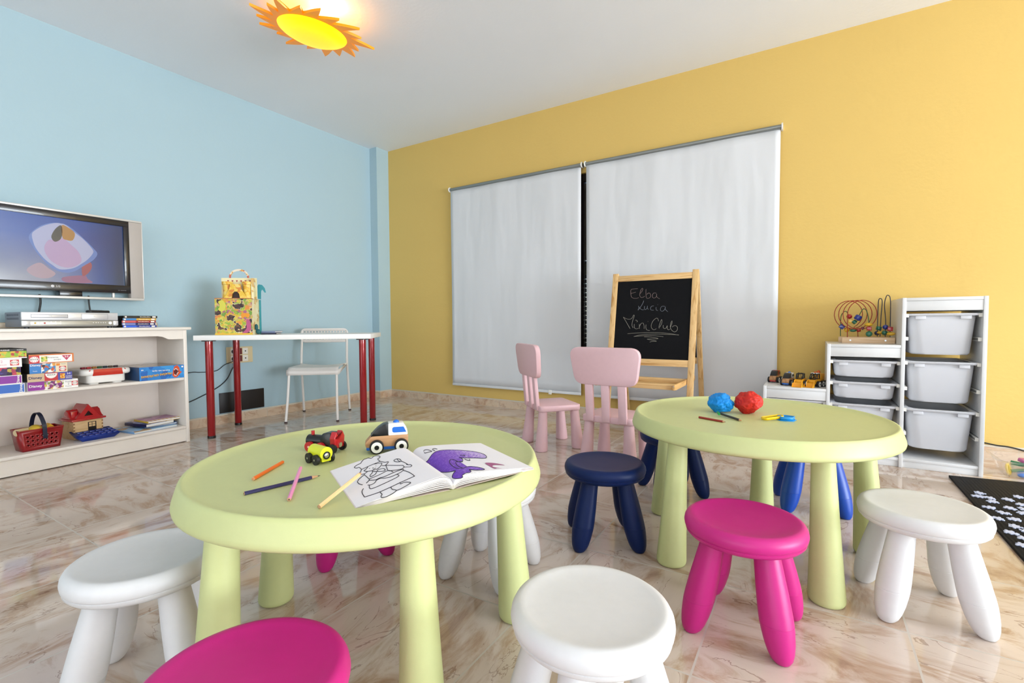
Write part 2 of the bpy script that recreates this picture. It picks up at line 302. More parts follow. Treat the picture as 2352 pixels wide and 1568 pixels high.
# traced strokes: chalk writing (x, z on the board), page drawings (s, t on the page), picture shapes on the screen
DATA = {
'CHEF': [[[0.6756,0.9126],[0.6439,0.9625],[0.5992,1.0013],[0.5582,0.9938],[0.53,0.9565],[0.4941,0.9892],[0.4525,0.982],[0.4352,0.9381],[0.449,0.9002],[0.4804,0.881],[0.483,0.7925]],[[0.6756,0.9126],[0.7149,0.9042],[0.7533,0.88],[0.7662,0.8543],[0.75,0.8227],[0.721,0.8167],[0.7177,0.7454]],[[0.7177,0.7454],[0.6003,0.7738],[0.483,0.7925]],[[0.7177,0.7454],[0.752,0.6841],[0.7859,0.6465],[0.7337,0.6164],[0.6803,0.6425]],[[0.483,0.7925],[0.449,0.7265],[0.4157,0.7095],[0.4793,0.6467],[0.508,0.6672]],[[0.6431,0.7545],[0.6773,0.7129],[0.7073,0.6908],[0.6841,0.6462],[0.635,0.6273],[0.5801,0.6249],[0.5315,0.6598],[0.4992,0.705],[0.4903,0.7435],[0.563,0.776]],[[0.6429,0.7014],[0.639,0.6976]],[[0.5637,0.7144],[0.5591,0.7129]],[[0.6122,0.6862],[0.5988,0.688]],[[0.6199,0.6491],[0.6028,0.6472],[0.5855,0.66]],[[0.6369,0.6146],[0.6535,0.5736],[0.6935,0.5288],[0.6967,0.4979],[0.6749,0.4973],[0.6385,0.5171],[0.6031,0.5674]],[[0.6425,0.6057],[0.6031,0.5674],[0.5784,0.6013],[0.5234,0.5845],[0.5188,0.5361],[0.5473,0.5206],[0.5975,0.562]],[[0.4793,0.6467],[0.4738,0.6337],[0.5008,0.4972],[0.4584,0.4636],[0.3917,0.4282],[0.3428,0.4467],[0.3297,0.501],[0.3741,0.544],[0.4696,0.6448]],[[0.3405,0.4519],[0.3164,0.4361],[0.285,0.4137],[0.2609,0.4208],[0.2563,0.454],[0.2784,0.4747],[0.2884,0.4995]],[[0.2784,0.4747],[0.2843,0.5573],[0.2962,0.6162],[0.2881,0.6731],[0.3039,0.7132],[0.3367,0.7125],[0.3562,0.691],[0.3488,0.6436],[0.3223,0.6176],[0.2962,0.6162]],[[0.3097,0.7189],[0.317,0.6686],[0.3147,0.6103]],[[0.7296,0.5984],[0.7812,0.5593],[0.8225,0.5195],[0.8451,0.4767],[0.8425,0.4237],[0.8234,0.3805]],[[0.7347,0.5825],[0.7281,0.4549],[0.745,0.419],[0.7789,0.3878]],[[0.7281,0.4549],[0.6164,0.4684],[0.5008,0.4972],[0.4728,0.4278]],[[0.7381,0.4253],[0.6843,0.387],[0.6327,0.3967],[0.5822,0.3885],[0.4809,0.4077],[0.4283,0.4134],[0.3642,0.409],[0.3966,0.3691],[0.4607,0.3473],[0.5341,0.3363],[0.5915,0.3512],[0.6291,0.3801],[0.6806,0.3706]],[[0.6823,0.3658],[0.7148,0.3271],[0.756,0.3165],[0.7823,0.3352]],[[0.7714,0.3189],[0.782,0.2334],[0.641,0.2456],[0.4701,0.2892],[0.4643,0.3507]],[[0.3751,0.3838],[0.351,0.312],[0.341,0.2346],[0.3412,0.1752]],[[0.3412,0.1752],[0.51,0.1485],[0.6169,0.1273],[0.7368,0.1114],[0.8035,0.1119],[0.8839,0.1214]],[[0.8839,0.1214],[0.8806,0.2003],[0.8675,0.2558],[0.8414,0.2951]],[[0.7368,0.1114],[0.7353,0.0548],[0.7538,0.0285],[0.7592,-0.0037],[0.719,-0.019],[0.6465,-0.0039],[0.6038,0.0237],[0.607,0.0491],[0.6237,0.0757],[0.6169,0.1273]],[[0.6038,0.0237],[0.5419,0.0297],[0.4362,0.0684],[0.4452,0.101],[0.4776,0.1247],[0.5177,0.1192],[0.51,0.1485]]],
'WHALE': [[[0.2012,0.74],[0.1174,0.6748],[0.0686,0.6345],[0.0317,0.6167],[0.0075,0.6376],[-0.0071,0.6225],[0.0107,0.5893],[0.0175,0.5622],[0.0075,0.5037],[0.0035,0.4191],[0.0102,0.3084],[0.0355,0.19],[0.0677,0.1342],[0.0935,0.1127],[0.0559,0.0922],[0.0331,0.0752],[0.0263,0.0529],[0.0338,0.0021],[0.0542,-0.0466],[0.0801,-0.0552],[0.0927,-0.0247],[0.1527,0.0008],[0.196,-0.0011],[0.2332,0.0367],[0.2396,0.0771],[0.3029,0.0435],[0.3984,0.0377],[0.3944,0.0906],[0.3383,0.1479],[0.2747,0.1634],[0.1966,0.1334],[0.1412,0.1494],[0.1297,0.218],[0.1471,0.3162],[0.1758,0.3781],[0.2257,0.4293],[0.2524,0.3926],[0.2641,0.3318],[0.2938,0.3245],[0.3431,0.371],[0.3629,0.4261],[0.359,0.4776],[0.3863,0.4411],[0.5123,0.4145],[0.6343,0.3796],[0.6855,0.4108],[0.7177,0.4787],[0.7171,0.5549],[0.6615,0.6431],[0.5515,0.7091],[0.4292,0.7557],[0.3043,0.77]]],
'WLINE': [[[0.3118,0.3202],[0.2405,0.338],[0.2063,0.2917],[0.1833,0.2086],[0.1966,0.1334]],[[0.204,0.7726],[0.1945,0.8096],[0.215,0.8491],[0.246,0.8524],[0.2611,0.8255]],[[0.1585,0.7679],[0.1406,0.8454],[0.1021,0.8549],[0.0842,0.8332]],[[0.154,0.7591],[0.0931,0.7653],[0.0723,0.7804],[0.076,0.8022]],[[0.4074,0.54],[0.4485,0.542],[0.4568,0.5086],[0.4127,0.5074]],[[0.3852,0.4052],[0.3921,0.3601],[0.4175,0.3448],[0.4412,0.3931]]],
'PIC': [[[0.5394,0.2318],[0.6134,0.2258],[0.6702,0.1856],[0.721,0.119],[0.6403,0.1448],[0.5796,0.1392],[0.5517,0.0907],[0.6192,0.0316],[0.5711,0.0509],[0.5363,0.0409],[0.5236,0.0614],[0.5255,0.1417]]],
'ELBA': [[[-0.1136,1.0605],[-0.1435,1.0599],[-0.1639,1.0552],[-0.1641,1.0291],[-0.1586,1.0029],[-0.1428,0.9912],[-0.1203,0.9894],[-0.1027,0.9936]],[[-0.1621,1.0272],[-0.1269,1.0351]],[[-0.0963,1.021],[-0.0825,1.0371],[-0.0762,1.0553],[-0.0803,1.0617],[-0.0889,1.0521],[-0.095,1.0302],[-0.0954,1.0081],[-0.0854,0.9949],[-0.0725,0.9945],[-0.0583,1.0031]],[[-0.0523,1.0542],[-0.0516,1.0249],[-0.0448,0.9899],[-0.0283,0.9875],[-0.0162,0.9981],[-0.0192,1.0182],[-0.0306,1.0259],[-0.0445,1.0155]],[[0.0237,1.022],[0.0074,1.0245],[-0.0026,1.0121],[-0.0016,0.9939],[0.0114,0.987],[0.0251,0.9967],[0.0276,1.0165],[0.0265,1.0039],[0.0326,0.991],[0.0509,0.9807]]],
'LUCIA': [[[-0.0637,0.9704],[-0.0699,0.9523],[-0.083,0.927],[-0.1017,0.9018],[-0.0973,0.92],[-0.1,0.9329],[-0.0936,0.9199],[-0.0743,0.9049],[-0.0596,0.9047]],[[-0.0557,0.93],[-0.0564,0.9119],[-0.0487,0.9044],[-0.0366,0.9151],[-0.034,0.9314],[-0.0341,0.915],[-0.0252,0.9058]],[[0.0111,0.9303],[-0.0031,0.9288],[-0.0114,0.9164],[-0.0069,0.9018],[0.0129,0.8997]],[[0.0277,0.9209],[0.0286,0.9047],[0.0362,0.8974],[0.0415,0.897]],[[0.0384,0.9393],[0.0406,0.9379]],[[0.0892,0.9249],[0.0716,0.9264],[0.06,0.9131],[0.0628,0.8951],[0.077,0.8913],[0.0902,0.9053],[0.0928,0.923],[0.0937,0.9052],[0.1012,0.8962],[0.1121,0.8872]]],
'MINI': [[[-0.2092,0.8519],[-0.1839,0.8147],[-0.1525,0.7663]],[[-0.2092,0.8519],[-0.1817,0.8387],[-0.1552,0.8366],[-0.141,0.8474],[-0.1328,0.8657],[-0.127,0.8619],[-0.1314,0.8437],[-0.1388,0.8145],[-0.139,0.7889],[-0.1305,0.7725]],[[-0.123,0.7998],[-0.1214,0.7743],[-0.106,0.7652],[-0.0898,0.7707]],[[-0.1173,0.8271],[-0.11,0.8289],[-0.1002,0.8197],[-0.1055,0.8161]],[[-0.0861,0.7997],[-0.084,0.7664]],[[-0.0842,0.7816],[-0.0735,0.8032],[-0.0591,0.8068],[-0.0507,0.7887],[-0.0494,0.7664]],[[-0.0367,0.7959],[-0.0374,0.7779],[-0.0309,0.76],[-0.018,0.7547],[-0.0072,0.7547]],[[-0.0254,0.8192],[-0.0232,0.8174]],[[0.0511,0.8205],[0.0448,0.8383],[0.0323,0.8403],[0.0137,0.8243],[0.0027,0.7994],[0.0021,0.7779],[0.0138,0.7619],[0.0281,0.7601],[0.0383,0.7673]],[[0.0623,0.7779],[0.0747,0.8062],[0.0753,0.8274],[0.07,0.8292],[0.0625,0.8062],[0.0568,0.7814],[0.0593,0.7691]],[[0.086,0.792],[0.087,0.7744],[0.0978,0.7673],[0.1078,0.7744],[0.1139,0.7884],[0.1151,0.7674],[0.1241,0.7586],[0.1324,0.7639]],[[0.1368,0.7779],[0.1456,0.8059],[0.1448,0.8216],[0.1386,0.8094],[0.1349,0.7814],[0.1429,0.7604],[0.1641,0.7448],[0.1806,0.7536],[0.1846,0.7744],[0.1721,0.7883],[0.1553,0.7849],[0.1488,0.7779]],[[-0.1688,0.7297],[-0.1151,0.7344],[-0.0242,0.7385],[0.0645,0.7384],[0.1341,0.7325],[0.1957,0.7225]],[[-0.1209,0.7097],[-0.0595,0.724],[0.0299,0.7282],[0.1172,0.7271],[0.1956,0.7243]],[[-0.1209,0.7097],[-0.0589,0.715],[0.0128,0.7174],[0.0904,0.7111]],[[-0.044,0.708],[-0.0044,0.7073],[0.0492,0.7001],[0.0495,0.6949],[0.0142,0.6944],[-0.0214,0.6922],[-0.0104,0.6888],[0.0326,0.6823],[0.0434,0.6772],[0.0152,0.6767],[-0.0023,0.6711]]],
'BLOB': [[-0.0964,0.0781],[-0.0799,0.1069],[-0.0435,0.1393],[0.0056,0.1637],[0.0387,0.1666],[0.0637,0.1599],[0.1051,0.1196],[0.1476,0.0812],[0.1863,0.0297],[0.19,0.0017],[0.1615,-0.0414],[0.1294,-0.0729],[0.0981,-0.0984],[0.0633,-0.1127],[0.0212,-0.1165],[-0.0109,-0.0924],[-0.0422,-0.0633],[-0.0686,-0.0237],[-0.0868,0.0163]],
'GHOST': [[-0.1104,0.0603],[-0.0918,0.0998],[-0.0514,0.1407],[0.0057,0.1664],[0.0721,0.1586],[0.1478,0.0868],[0.1955,0.0309],[0.2128,-0.0014],[0.1885,-0.0442],[0.1424,-0.0829],[0.0973,-0.1207],[0.0541,-0.1356],[0.0045,-0.1235],[-0.035,-0.0894],[-0.0729,-0.0348],[-0.0948,0.01]],
'PINKB': [[-0.0437,0.0113],[-0.0222,0.0571],[0.0105,0.0617],[0.0442,0.0774],[0.0853,0.0391],[0.1186,-0.0012],[0.13,-0.056],[0.0939,-0.0932],[0.0467,-0.1032],[-0.0023,-0.0807],[-0.0334,-0.0409]],
'DARKB': [[-0.0002,0.1088],[0.0171,0.1386],[0.0384,0.1557],[0.0433,0.1156],[0.0335,0.0704],[0.006,0.0503],[-0.0095,0.0751]],
'ORB': [[0.0405,0.156],[0.0717,0.1475],[0.1028,0.1165],[0.0906,0.0703],[0.0607,0.0689],[0.0422,0.0826]],
'REDB': [[0.1338,-0.0753],[0.1612,-0.0527],[0.181,-0.0678],[0.1776,-0.1023],[0.154,-0.1385],[0.1315,-0.1459]],
'REDC': [[0.0363,-0.1645],[0.1404,-0.1452],[0.1575,-0.1666],[0.1793,-0.1907],[0.0521,-0.1953]],
'PINKC': [[-0.1264,-0.1351],[-0.0905,-0.0949],[-0.0588,-0.0864],[-0.0278,-0.1156],[0.0037,-0.1453],[-0.0298,-0.175],[-0.0853,-0.1738]]}
# ------------------------------------------------------------------ camera (16.9 mm on 36 mm)
yaw, pit, rol = -0.55438944, -0.03936037, -0.00618587
CAM = Vector((4.09728361, -3.8700074, .817))
F_ = Vector((math.sin(yaw)*math.cos(pit), math.cos(yaw)*math.cos(pit), math.sin(pit)))
R_ = Vector((math.cos(yaw), -math.sin(yaw), 0)); U_ = R_.cross(F_)
R2 = R_*math.cos(rol)+U_*math.sin(rol); U2 = -R_*math.sin(rol)+U_*math.cos(rol)
cd = bpy.data.cameras.new('camera'); co = bpy.data.objects.new('camera', cd); COL.objects.link(co)
cd.sensor_fit = 'HORIZONTAL'; cd.sensor_width = 36; cd.lens = 1105.459/2352*36; cd.clip_start = .02
M = Matrix((R2, U2, -F_)).transposed().to_4x4(); M.translation = CAM; co.matrix_world = M; M_CAM = M.copy()
S.camera = co

# ------------------------------------------------------------------ room shell
H = 2.7095; XR = 11.0; YB = -8.8; PX, PW = .107, .17
m_yel = plaster('yellow_paint', '#ddbb6c'); m_blue = plaster('blue_paint', '#adc6cf'); m_ceil = plaster('white_ceiling', '#f3f6fa')
m_white_wall = plaster('white_paint', '#f0ede8')
m_floor = marble('marble_tiles', .4535, 3.875, -2.7365)
m_base = marble('marble_skirting', .447, .66, 50.0, base=('#dcc3a3', '#c49a6e', '#9b6a42'), rough=.3, grout='#cfc2ae')
m_cap = mat('skirting_cap', '#ddd3c2', .4)
struct(MB().box(-.2, XR+.2, YB-.2, .2, -.1, 0).build('floor', m_floor))
struct(MB().box(-.2, XR+.2, YB-.2, .2, H, H+.1).build('ceiling', m_ceil))
struct(MB().box(-.15, 0, YB, .0, 0, H).build('wall_left', m_blue))
struct(MB().box(0, PX, -PW, 0, 0, H).build('trim_1', m_blue))
b = MB(); wx0, wx1, wz0, wz1 = 1.2, 3.72, .4, 2.09
b.box(-.15, wx0, 0, .16, 0, H).box(wx1, XR, 0, .16, 0, H).box(wx0, wx1, 0, .16, 0, wz0).box(wx0, wx1, 0, .16, wz1, H)
struct(b.build('wall_back', m_yel))
# skirting
def skirt(name, segs):
    b = MB()
    for (x0, x1, y0, y1) in segs:
        b.m(m_base).box(x0, x1, y0, y1, 0, .068); b.m(m_cap).box(x0-.001, x1+.001, y0-.001, y1+.001, .068, .08, .002)
    return struct(b.build(name))
skirt('baseboard_back', [(PX, XR, -.009, -.0005)])
skirt('baseboard_left', [(.0005, .009, YB, -PW)])
skirt('baseboard_pillar', [(0.009, PX+.008, -PW-.009, -PW-.0005), (PX+.0005, PX+.009, -PW, -.009)])
# window behind the blinds
m_dk = mat('dark_window_frame', '#1c1512', .35); m_tan = mat('tan_shutter_box', '#c9ad8e', .6); m_olive = mat('olive_panel', '#8d8a4a', .6)
m_glass = mat('window_glass', '#ffffff', .02, trans=1., bump=0)
w = struct(MB().box(wx0, wx1, .03, .08, 2.03, wz1).box(wx0, wx1, .03, .08, wz0, wz0+.05).box(wx0, wx0+.05, .03, .08, wz0+.05, 2.03).box(wx1-.05, wx1, .03, .08, wz0+.05, 2.03).box(2.36, 2.42, .035, .075, wz0+.05, 2.03).build('window_1', m_dk))
struct(MB().box(wx0, wx1, .10, .11, 1.36, 2.03).build('curtain', m_tan, w))
b = MB()
for i in range(24): z = wz0+i*.04; b.box(wx0, wx1, .10, .115, z, z+.034, .004)
b.build('shutter', m_dk, w)
MB().box(wx0, wx1, .098, .112, 1.235, 1.33).build('panel', m_olive, w)
b = MB(); b.box(wx0+.05, 2.36, .052, .056, wz0+.05, 2.03).box(2.42, wx1-.05, .052, .056, wz0+.05, 2.03); b.build('glass', m_glass, w)
# off-camera walls; right window follows the shading, front window added for flat light
def pane_wall(name, wn, axis, pos, lo, hi, o0, o1, z0, z1, inward):
    b = MB()
    def bx(a0, a1, q0, q1):
        if axis == 'x': b.box(min(pos, pos+.15*inward), max(pos, pos+.15*inward), a0, a1, q0, q1)
        else: b.box(a0, a1, min(pos, pos+.15*inward), max(pos, pos+.15*inward), q0, q1)
    bx(lo, o0, 0, H); bx(o1, hi, 0, H); bx(o0, o1, 0, z0); bx(o0, o1, z1, H)
    struct(b.build(name, m_white_wall)); b = MB()
    def fx(a0, a1, q0, q1):
        if axis == 'x': b.box(min(pos, pos+.06*inward), max(pos, pos+.06*inward), a0, a1, q0, q1)
        else: b.box(a0, a1, min(pos, pos+.06*inward), max(pos, pos+.06*inward), q0, q1)
    n = 3
    fx(o0, o1, z0, z0+.05); fx(o0, o1, z1-.05, z1)
    for i in range(n+1): a = o0+(o1-o0-.05)*i/n; fx(a, a+.05, z0+.05, z1-.05)
    struct(b.build(wn, mat('white_frame', '#f4f4f2', .4)))
pane_wall('wall_right', 'window_2', 'x', XR, YB, 0, -5.0, -.6, .3, 2.5, 1)
pane_wall('wall_front', 'added_fill_window', 'y', YB, -.15, XR, .4, 7.6, .4, 2.5, -1)  # unseen window added behind the camera to flatten the illumination

# ------------------------------------------------------------------ roller blinds
m_fab = None
def fabric_mat():
    m, nt, b = nodes('blind_fabric'); tc = N(nt, 'ShaderNodeTexCoord'); mp = N(nt, 'ShaderNodeMapping'); mp.inputs['Scale'].default_value = (3.2, 1, .7); L(nt, tc.outputs['Object'], mp.inputs['Vector'])
    ns = N(nt, 'ShaderNodeTexNoise'); ns.inputs['Scale'].default_value = 1.6; ns.inputs['Detail'].default_value = 2; L(nt, mp.outputs[0], ns.inputs['Vector'])
    bp = N(nt, 'ShaderNodeBump'); bp.inputs['Strength'].default_value = .5; bp.inputs['Distance'].default_value = .03; L(nt, ns.outputs['Fac'], bp.inputs['Height']); L(nt, bp.outputs[0], b.inputs['Normal'])
    b.inputs['Base Color'].default_value = (*lin('#dcdddf'), 1); b.inputs['Roughness'].default_value = .8; b.inputs['Specular IOR Level'].default_value = .2; return m
m_fab = fabric_mat(); m_tube = mat('blind_tube', '#8e9391', .35, .6); m_brk = mat('white_plastic', '#f2f0ea', .4)
def blind(x0, x1, label, z0):
    t = thing('roller_blind', label, 'blind', ((x0+x1)/2, -.04, z0), 0, 'roller blinds over the window'); w = x1-x0; h = 2.14-z0
    b = MB(); nx, nz = 40, 30; V = []; Fc = []
    for j in range(nz+1):
        for i in range(nx+1):
            u = i/nx; v = j/nz; d = .004*math.sin(u*9+v*2)*(1-v)+.003*math.sin(u*17+1)*math.sin(v*5)
            V.append((-w/2+w*u, d, .02+(h-.02)*v))
    for j in range(nz):
        for i in range(nx): a = j*(nx+1)+i; Fc.append((a, a+1, a+nx+2, a+nx+1))
    b.geo(V, Fc); b.build('fabric', m_fab, t, mod=.0012)
    MB().cyl((-w/2-.004, .0, h+.008), (w/2+.004, .0, h+.008), .0155, 20).build('roller_tube', m_tube, t)
    MB().box(-w/2, w/2, -.006, .006, 0, .024, .004).build('bottom_bar', mat('bar_white', '#dfe0e1', .5), t)
    for sx in (-1, 1):
        MB().cyl((sx*(w/2+.006), 0, h+.008), (sx*(w/2+.014), 0, h+.008), .024, 20).box(min(sx*(w/2+.003), sx*(w/2+.014)), max(sx*(w/2+.003), sx*(w/2+.014)), 0, .0385, h-.012, h+.026).build('bracket', m_brk, t)
    MB().box(w*.28, w*.28+.03, -.014, -.005, -.012, .028, .003).build('pull_tab', m_brk, t)
blind(1.014, 2.424, 'narrower pale grey roller blind, nearer the blue wall', .185)
blind(2.474, 3.905, 'wider pale grey roller blind behind the easel and blackboard', .18)

# ------------------------------------------------------------------ child tables and stools
m_lime = mat('lime_plastic', '#c9ce90', .45, bump=.03, bscale=500, spec=.45)
m_magenta = mat('magenta_plastic', '#c4207c', .4, bump=.03, bscale=500, spec=.4)
m_navy = mat('navy_plastic', '#071f50', .45, bump=.03, bscale=500, spec=.25)
m_royal = mat('royal_blue_plastic', '#0b46ab', .38, bump=.03, bscale=500, spec=.45)
m_cream = mat('white_stool_plastic', '#dedcdb', .42, bump=.03, bscale=500, spec=.4)
TZ = .470
def table(label, c, ang):
    t = thing('round_table', label, 'table', (*c, 0), math.radians(ang), 'low round lime tables')
    MB().lathe([(.0001, TZ-.01), (.0002, TZ), (.372, TZ), (.392, TZ+.002), (.404, TZ+.006), (.4095, .479), (.4135, .4800), (.4175, .4785), (.4210, .472), (.4265, .455), (.4312, .440), (.4325, .433), (.4310, .4265), (.4255, .4225), (.30, .4215), (.0001, .4215)], 96, cap=False).build('tabletop', m_lime, t, sharp=60)
    for k in range(5):
        a = math.radians(72*k); c0 = (.376*math.cos(a), .376*math.sin(a)); c1 = (.350*math.cos(a), .350*math.sin(a))
        MB().lathe([(.036, 0), (.0445, .003), (.0475, .009), (.0482, .016), (.0465, .05), (.041, .16), (.036, .28), (.0325, .37), (.031, .4222)], 36, c0=c0, c1=c1, ztop=.4222).build('leg', m_lime, t, sharp=50)
    return t
T1 = (3.139, -3.009); T2 = (3.930, -1.922)
table('lime green round table in front, open colouring book on top', T1, 43)
table('lime green round table farther back with modelling clay on top', T2, 18)
def stool():
    t = thing('stool', '', 'stool', (0, 0, 0), 0)
    MB().lathe([(.0001, .2872), (.06, .2878), (.10, .2895), (.122, .2935), (.131, .2955), (.138, .2945), (.1445, .2895), (.149, .281), (.1505, .272), (.149, .263), (.1475, .2605), (.1462, .260), (.1462, .2585), (.1472, .258), (.146, .252), (.140, .2455), (.128, .2405), (.0001, .240)], 72, cap=False).build('seat', m_cream, t, sharp=50)
    for k in range(4):
        a = PI/2*k
        MB().lathe([(.010, 0), (.018, .002), (.0245, .010), (.030, .024), (.0345, .045), (.0375, .07), (.0386, .086), (.0380, .0865), (.0380, .088), (.0386, .0885), (.0385, .105), (.0365, .15), (.033, .20), (.030, .245)], 32, c0=(.150*math.cos(a), .150*math.sin(a)), c1=(.088*math.cos(a), .088*math.sin(a)), ztop=.245).build('leg', m_cream, t, sharp=40)
    return t
st0 = stool()
SG = 'low plastic stools around the tables'
SD = [((3.757, -3.045), 8, None, 'white stool in the centre foreground, whole seat seen from above'),
      ((3.955, -2.466), 41, m_magenta, 'magenta stool at the near side of the farther table'),
      ((3.449, -2.166), -15.5, m_navy, 'navy stool standing alone between the two tables'),
      ((4.374, -2.120), 55, None, 'white stool at far right beside the black play mat'),
      ((2.812, -3.390), 9, None, 'white stool at far left, partly under the front table'),
      ((3.385, -3.486), 30, m_magenta, 'magenta stool cut off by the bottom edge of the photo'),
      ((3.212, -2.582), 49, None, 'white stool tucked behind the front table, mostly legs showing'),
      ((2.695, -2.727), 19, m_magenta, 'magenta stool hidden behind the front table, only two feet showing'),
      ((3.543, -1.517), 83.5, m_navy, 'dark navy stool behind the left side of the farther table'),
      ((4.110, -1.400), 56, m_royal, 'bright royal blue stool behind the right side of the farther table')]
for i, (c, a, mt, lb) in enumerate(SD):
    if i == 0: st0.location = (*c, 0); st0.rotation_euler = (0, 0, math.radians(a)); st0['label'] = lb; st0['group'] = SG
    else: dup(st0, (*c, 0), math.radians(a), lb, SG, {'white_stool_plastic': mt} if mt else None)

# ------------------------------------------------------------------ pink chairs
m_pink = mat('pink_plastic', '#e4bcc0', .42, bump=.03, bscale=500, spec=.35)
pc = thing('child_chair', 'pink chair turned sideways, nearer the blue wall', 'chair', (2.64, -1.015, 0), -.715, 'pink plastic child chairs')
MB().prism(rrect(.312, .284, .03), .250, .287, bev=.005).build('seat', m_pink, pc, sharp=50)
for sx in (-1, 1):
    for sy in (-1, 1):
        MB().lathe([(.034, 0), (.0395, .003), (.041, .009), (.040, .03), (.036, .09), (.031, .17), (.0275, .252)], 28, c0=(sx*.134, sy*.128), c1=(sx*.118, sy*.108), ztop=.252).build('leg', m_pink, pc, sharp=50)
sh = Matrix(((1, 0, 0, 0), (0, 1, -.09, -.142+.09*.287), (0, 0, 1, 0), (0, 0, 0, 1)))   # leaning back plane
outl = rpoly([(-.212, .672), (.212, .672), (.180, .468), (-.180, .468)][::-1], [.05, .05, .06, .06], 7)
outl = [(x, z+(.010*(1-(x/.212)**2) if z > .6 else -.004*(1-(x/.18)**2))) for x, z in outl]
MB().prism(outl, -.017, .015, sh @ Matrix.Rotation(PI/2, 4, 'X'), bev=.004).build('backrest', m_pink, pc, sharp=50)
for k in (-1, 0, 1):
    MB().prism(rrect(.046, .235, .004, 2, k*.098, .375), -.010, .012, sh @ Matrix.Rotation(PI/2, 4, 'X'), bev=.002).build('back_slat', m_pink, pc, sharp=50)
dup(pc, (3.146, -1.184, 0), -.052, 'pink chair seen from behind, in front of the easel')
# ------------------------------------------------------------------ desk by the blue wall
m_red = mat('red_lacquer', '#920b14', .18, .2, coat=.6, bump=0); m_blackp = mat('black_plastic', '#141414', .4)
m_wlam = mat('white_laminate', '#f1eee9', .35)
DA = .699; DC = (.707, -1.573)
def desk_xy(a, b): u = (math.cos(DA), math.sin(DA)); return (DC[0]+u[0]*a-u[1]*b, DC[1]+u[1]*a+u[0]*b)
t = thing('desk', 'white rectangular desk with four red legs, by the blue wall', 'desk', (*DC, 0), DA)
MB().box(-.6, .6, -.3, .3, .705, .74, .002).build('desktop', m_wlam, t)
for sx in (-1, 1):
    for sy in (-1, 1):
        l = MB().lathe([(.0245, .018), (.0255, .02), (.0255, .70)], 28, c0=(sx*.53, sy*.23)).build('leg', m_red, t)
        b = MB().lathe([(.024, 0), (.0265, .002), (.0265, .018)], 28, c0=(sx*.53, sy*.23)); b.build('foot', m_blackp, l)
        MB().lathe([(.045, .697), (.045, .705)], 28, c0=(sx*.53, sy*.23)).build('mounting_plate', m_blackp, l)
# ------------------------------------------------------------------ white perforated chair behind the desk
m_wch = mat('white_chair', '#efe9e2', .4); m_foot = mat('dark_foot', '#3a2320', .5)
t = thing('chair', 'white chair with perforated backrest standing behind the desk', 'chair', (.424, -1.17, 0), DA)
# seat: slightly dished panel with front apron
nx, ny = 14, 14; V = []; Fc = []
for j in range(ny+1):
    for i in range(nx+1):
        u = i/nx*2-1; v = j/ny; x = u*(.205-.02*v); y = -.21+.40*v
        z = .452-.014*(1-u*u)*(.3+.7*v) - (.030*max(0, 1-v/.12)**2)
        V.append((x, y, z))
for j in range(ny):
    for i in range(nx): a = j*(nx+1)+i; Fc.append((a, a+1, a+nx+2, a+nx+1))
b = MB(); b.geo(V, Fc)
ap = [(-.208+.416*i/14, .452-.014*(1-((i/7)-1)**2)*.3-.022) for i in range(15)]
V = []; Fc = []
for i, (x, z) in enumerate(ap): V += [(x, -.211, z+.006), (x, -.214, .388)]
for i in range(14): Fc.append((2*i, 2*i+1, 2*i+3, 2*i+2))
for sx in (-1, 1): k = len(V); V += [(sx*.208, -.212, .43), (sx*.208, -.214, .388), (sx*.192, .18, .425), (sx*.192, .18, .448)]; Fc.append((k, k+1, k+2, k+3))
b.geo(V, Fc); b.build('seat', m_wch, t, mod=.004)
def tubepart(name, pts, r, mt, par): return MB().tube(catmull(pts, 6), r, 12).build(name, mt, par, sharp=60)
for sx in (-1, 1):
    l = tubepart('leg', [(sx*.190, -.20, .425), (sx*.196, -.235, .2), (sx*.205, -.268, .012)], .0105, m_wch, t); MB().cyl((sx*.205, -.268, 0), (sx*.205, -.268, .012), .0125).build('foot_cap', m_foot, l)
    l = tubepart('leg', [(sx*.205, .265, .012), (sx*.203, .225, .25), (sx*.201, .196, .45), (sx*.199, .215, .62), (sx*.196, .232, .73)], .0105, m_wch, t); MB().cyl((sx*.205, .265, 0), (sx*.205, .265, .012), .0125).build('foot_cap', m_foot, l)
    MB().tube([(sx*.200, .197, .452), (sx*.185, .13, .44)], .009, 10).build('seat_bracket', m_wch, t)
# perforated back panel
def perf(w, h, nxx, nyy, ox, oz, r, margin):
    b = MB(); V = []; Fc = []
    dx, dz = w/nxx, h/nyy
    for j in range(nyy):
        for i in range(nxx):
            cx = -w/2+dx*(i+.5); cz = oz+dz*(j+.5); k = len(V)
            for q in range(8): a = PI/8+q*PI/4; V.append((cx+r*math.cos(a), 0, cz+r*math.sin(a)))
            sq = [(1, .0), (1, 1), (0, 1), (-1, 1), (-1, 0), (-1, -1), (0, -1), (1, -1)]
            for q in range(8): V.append((cx+sq[q][0]*dx/2, 0, cz+sq[q][1]*dz/2))
            for q in range(8): Fc.append((k+8+q, k+8+(q+1) % 8, k+q, k+(q-1) % 8))
    out = []; inn = []
    O = rrect(2*.212, .130, .045, 8, 0, oz+h/2+.0)
    n = len(O); k = len(V)
    for x, z in O: V.append((x, 0, z)); V.append((max(-w/2, min(w/2, x)), 0, max(oz, min(oz+h, z))))
    for i in range(n): j = (i+1) % n; Fc.append((k+2*i, k+2*j, k+2*j+1, k+2*i+1))
    b.geo([(x, .228+.10*(x*x)*-1+.0+.06*(z-.7), z) for x, y, z in V], Fc); return b
perf(.375, .087, 14, 4, 0, .6665, .0074, .02).build('backrest', m_wch, t, sharp=1, mod=.006)

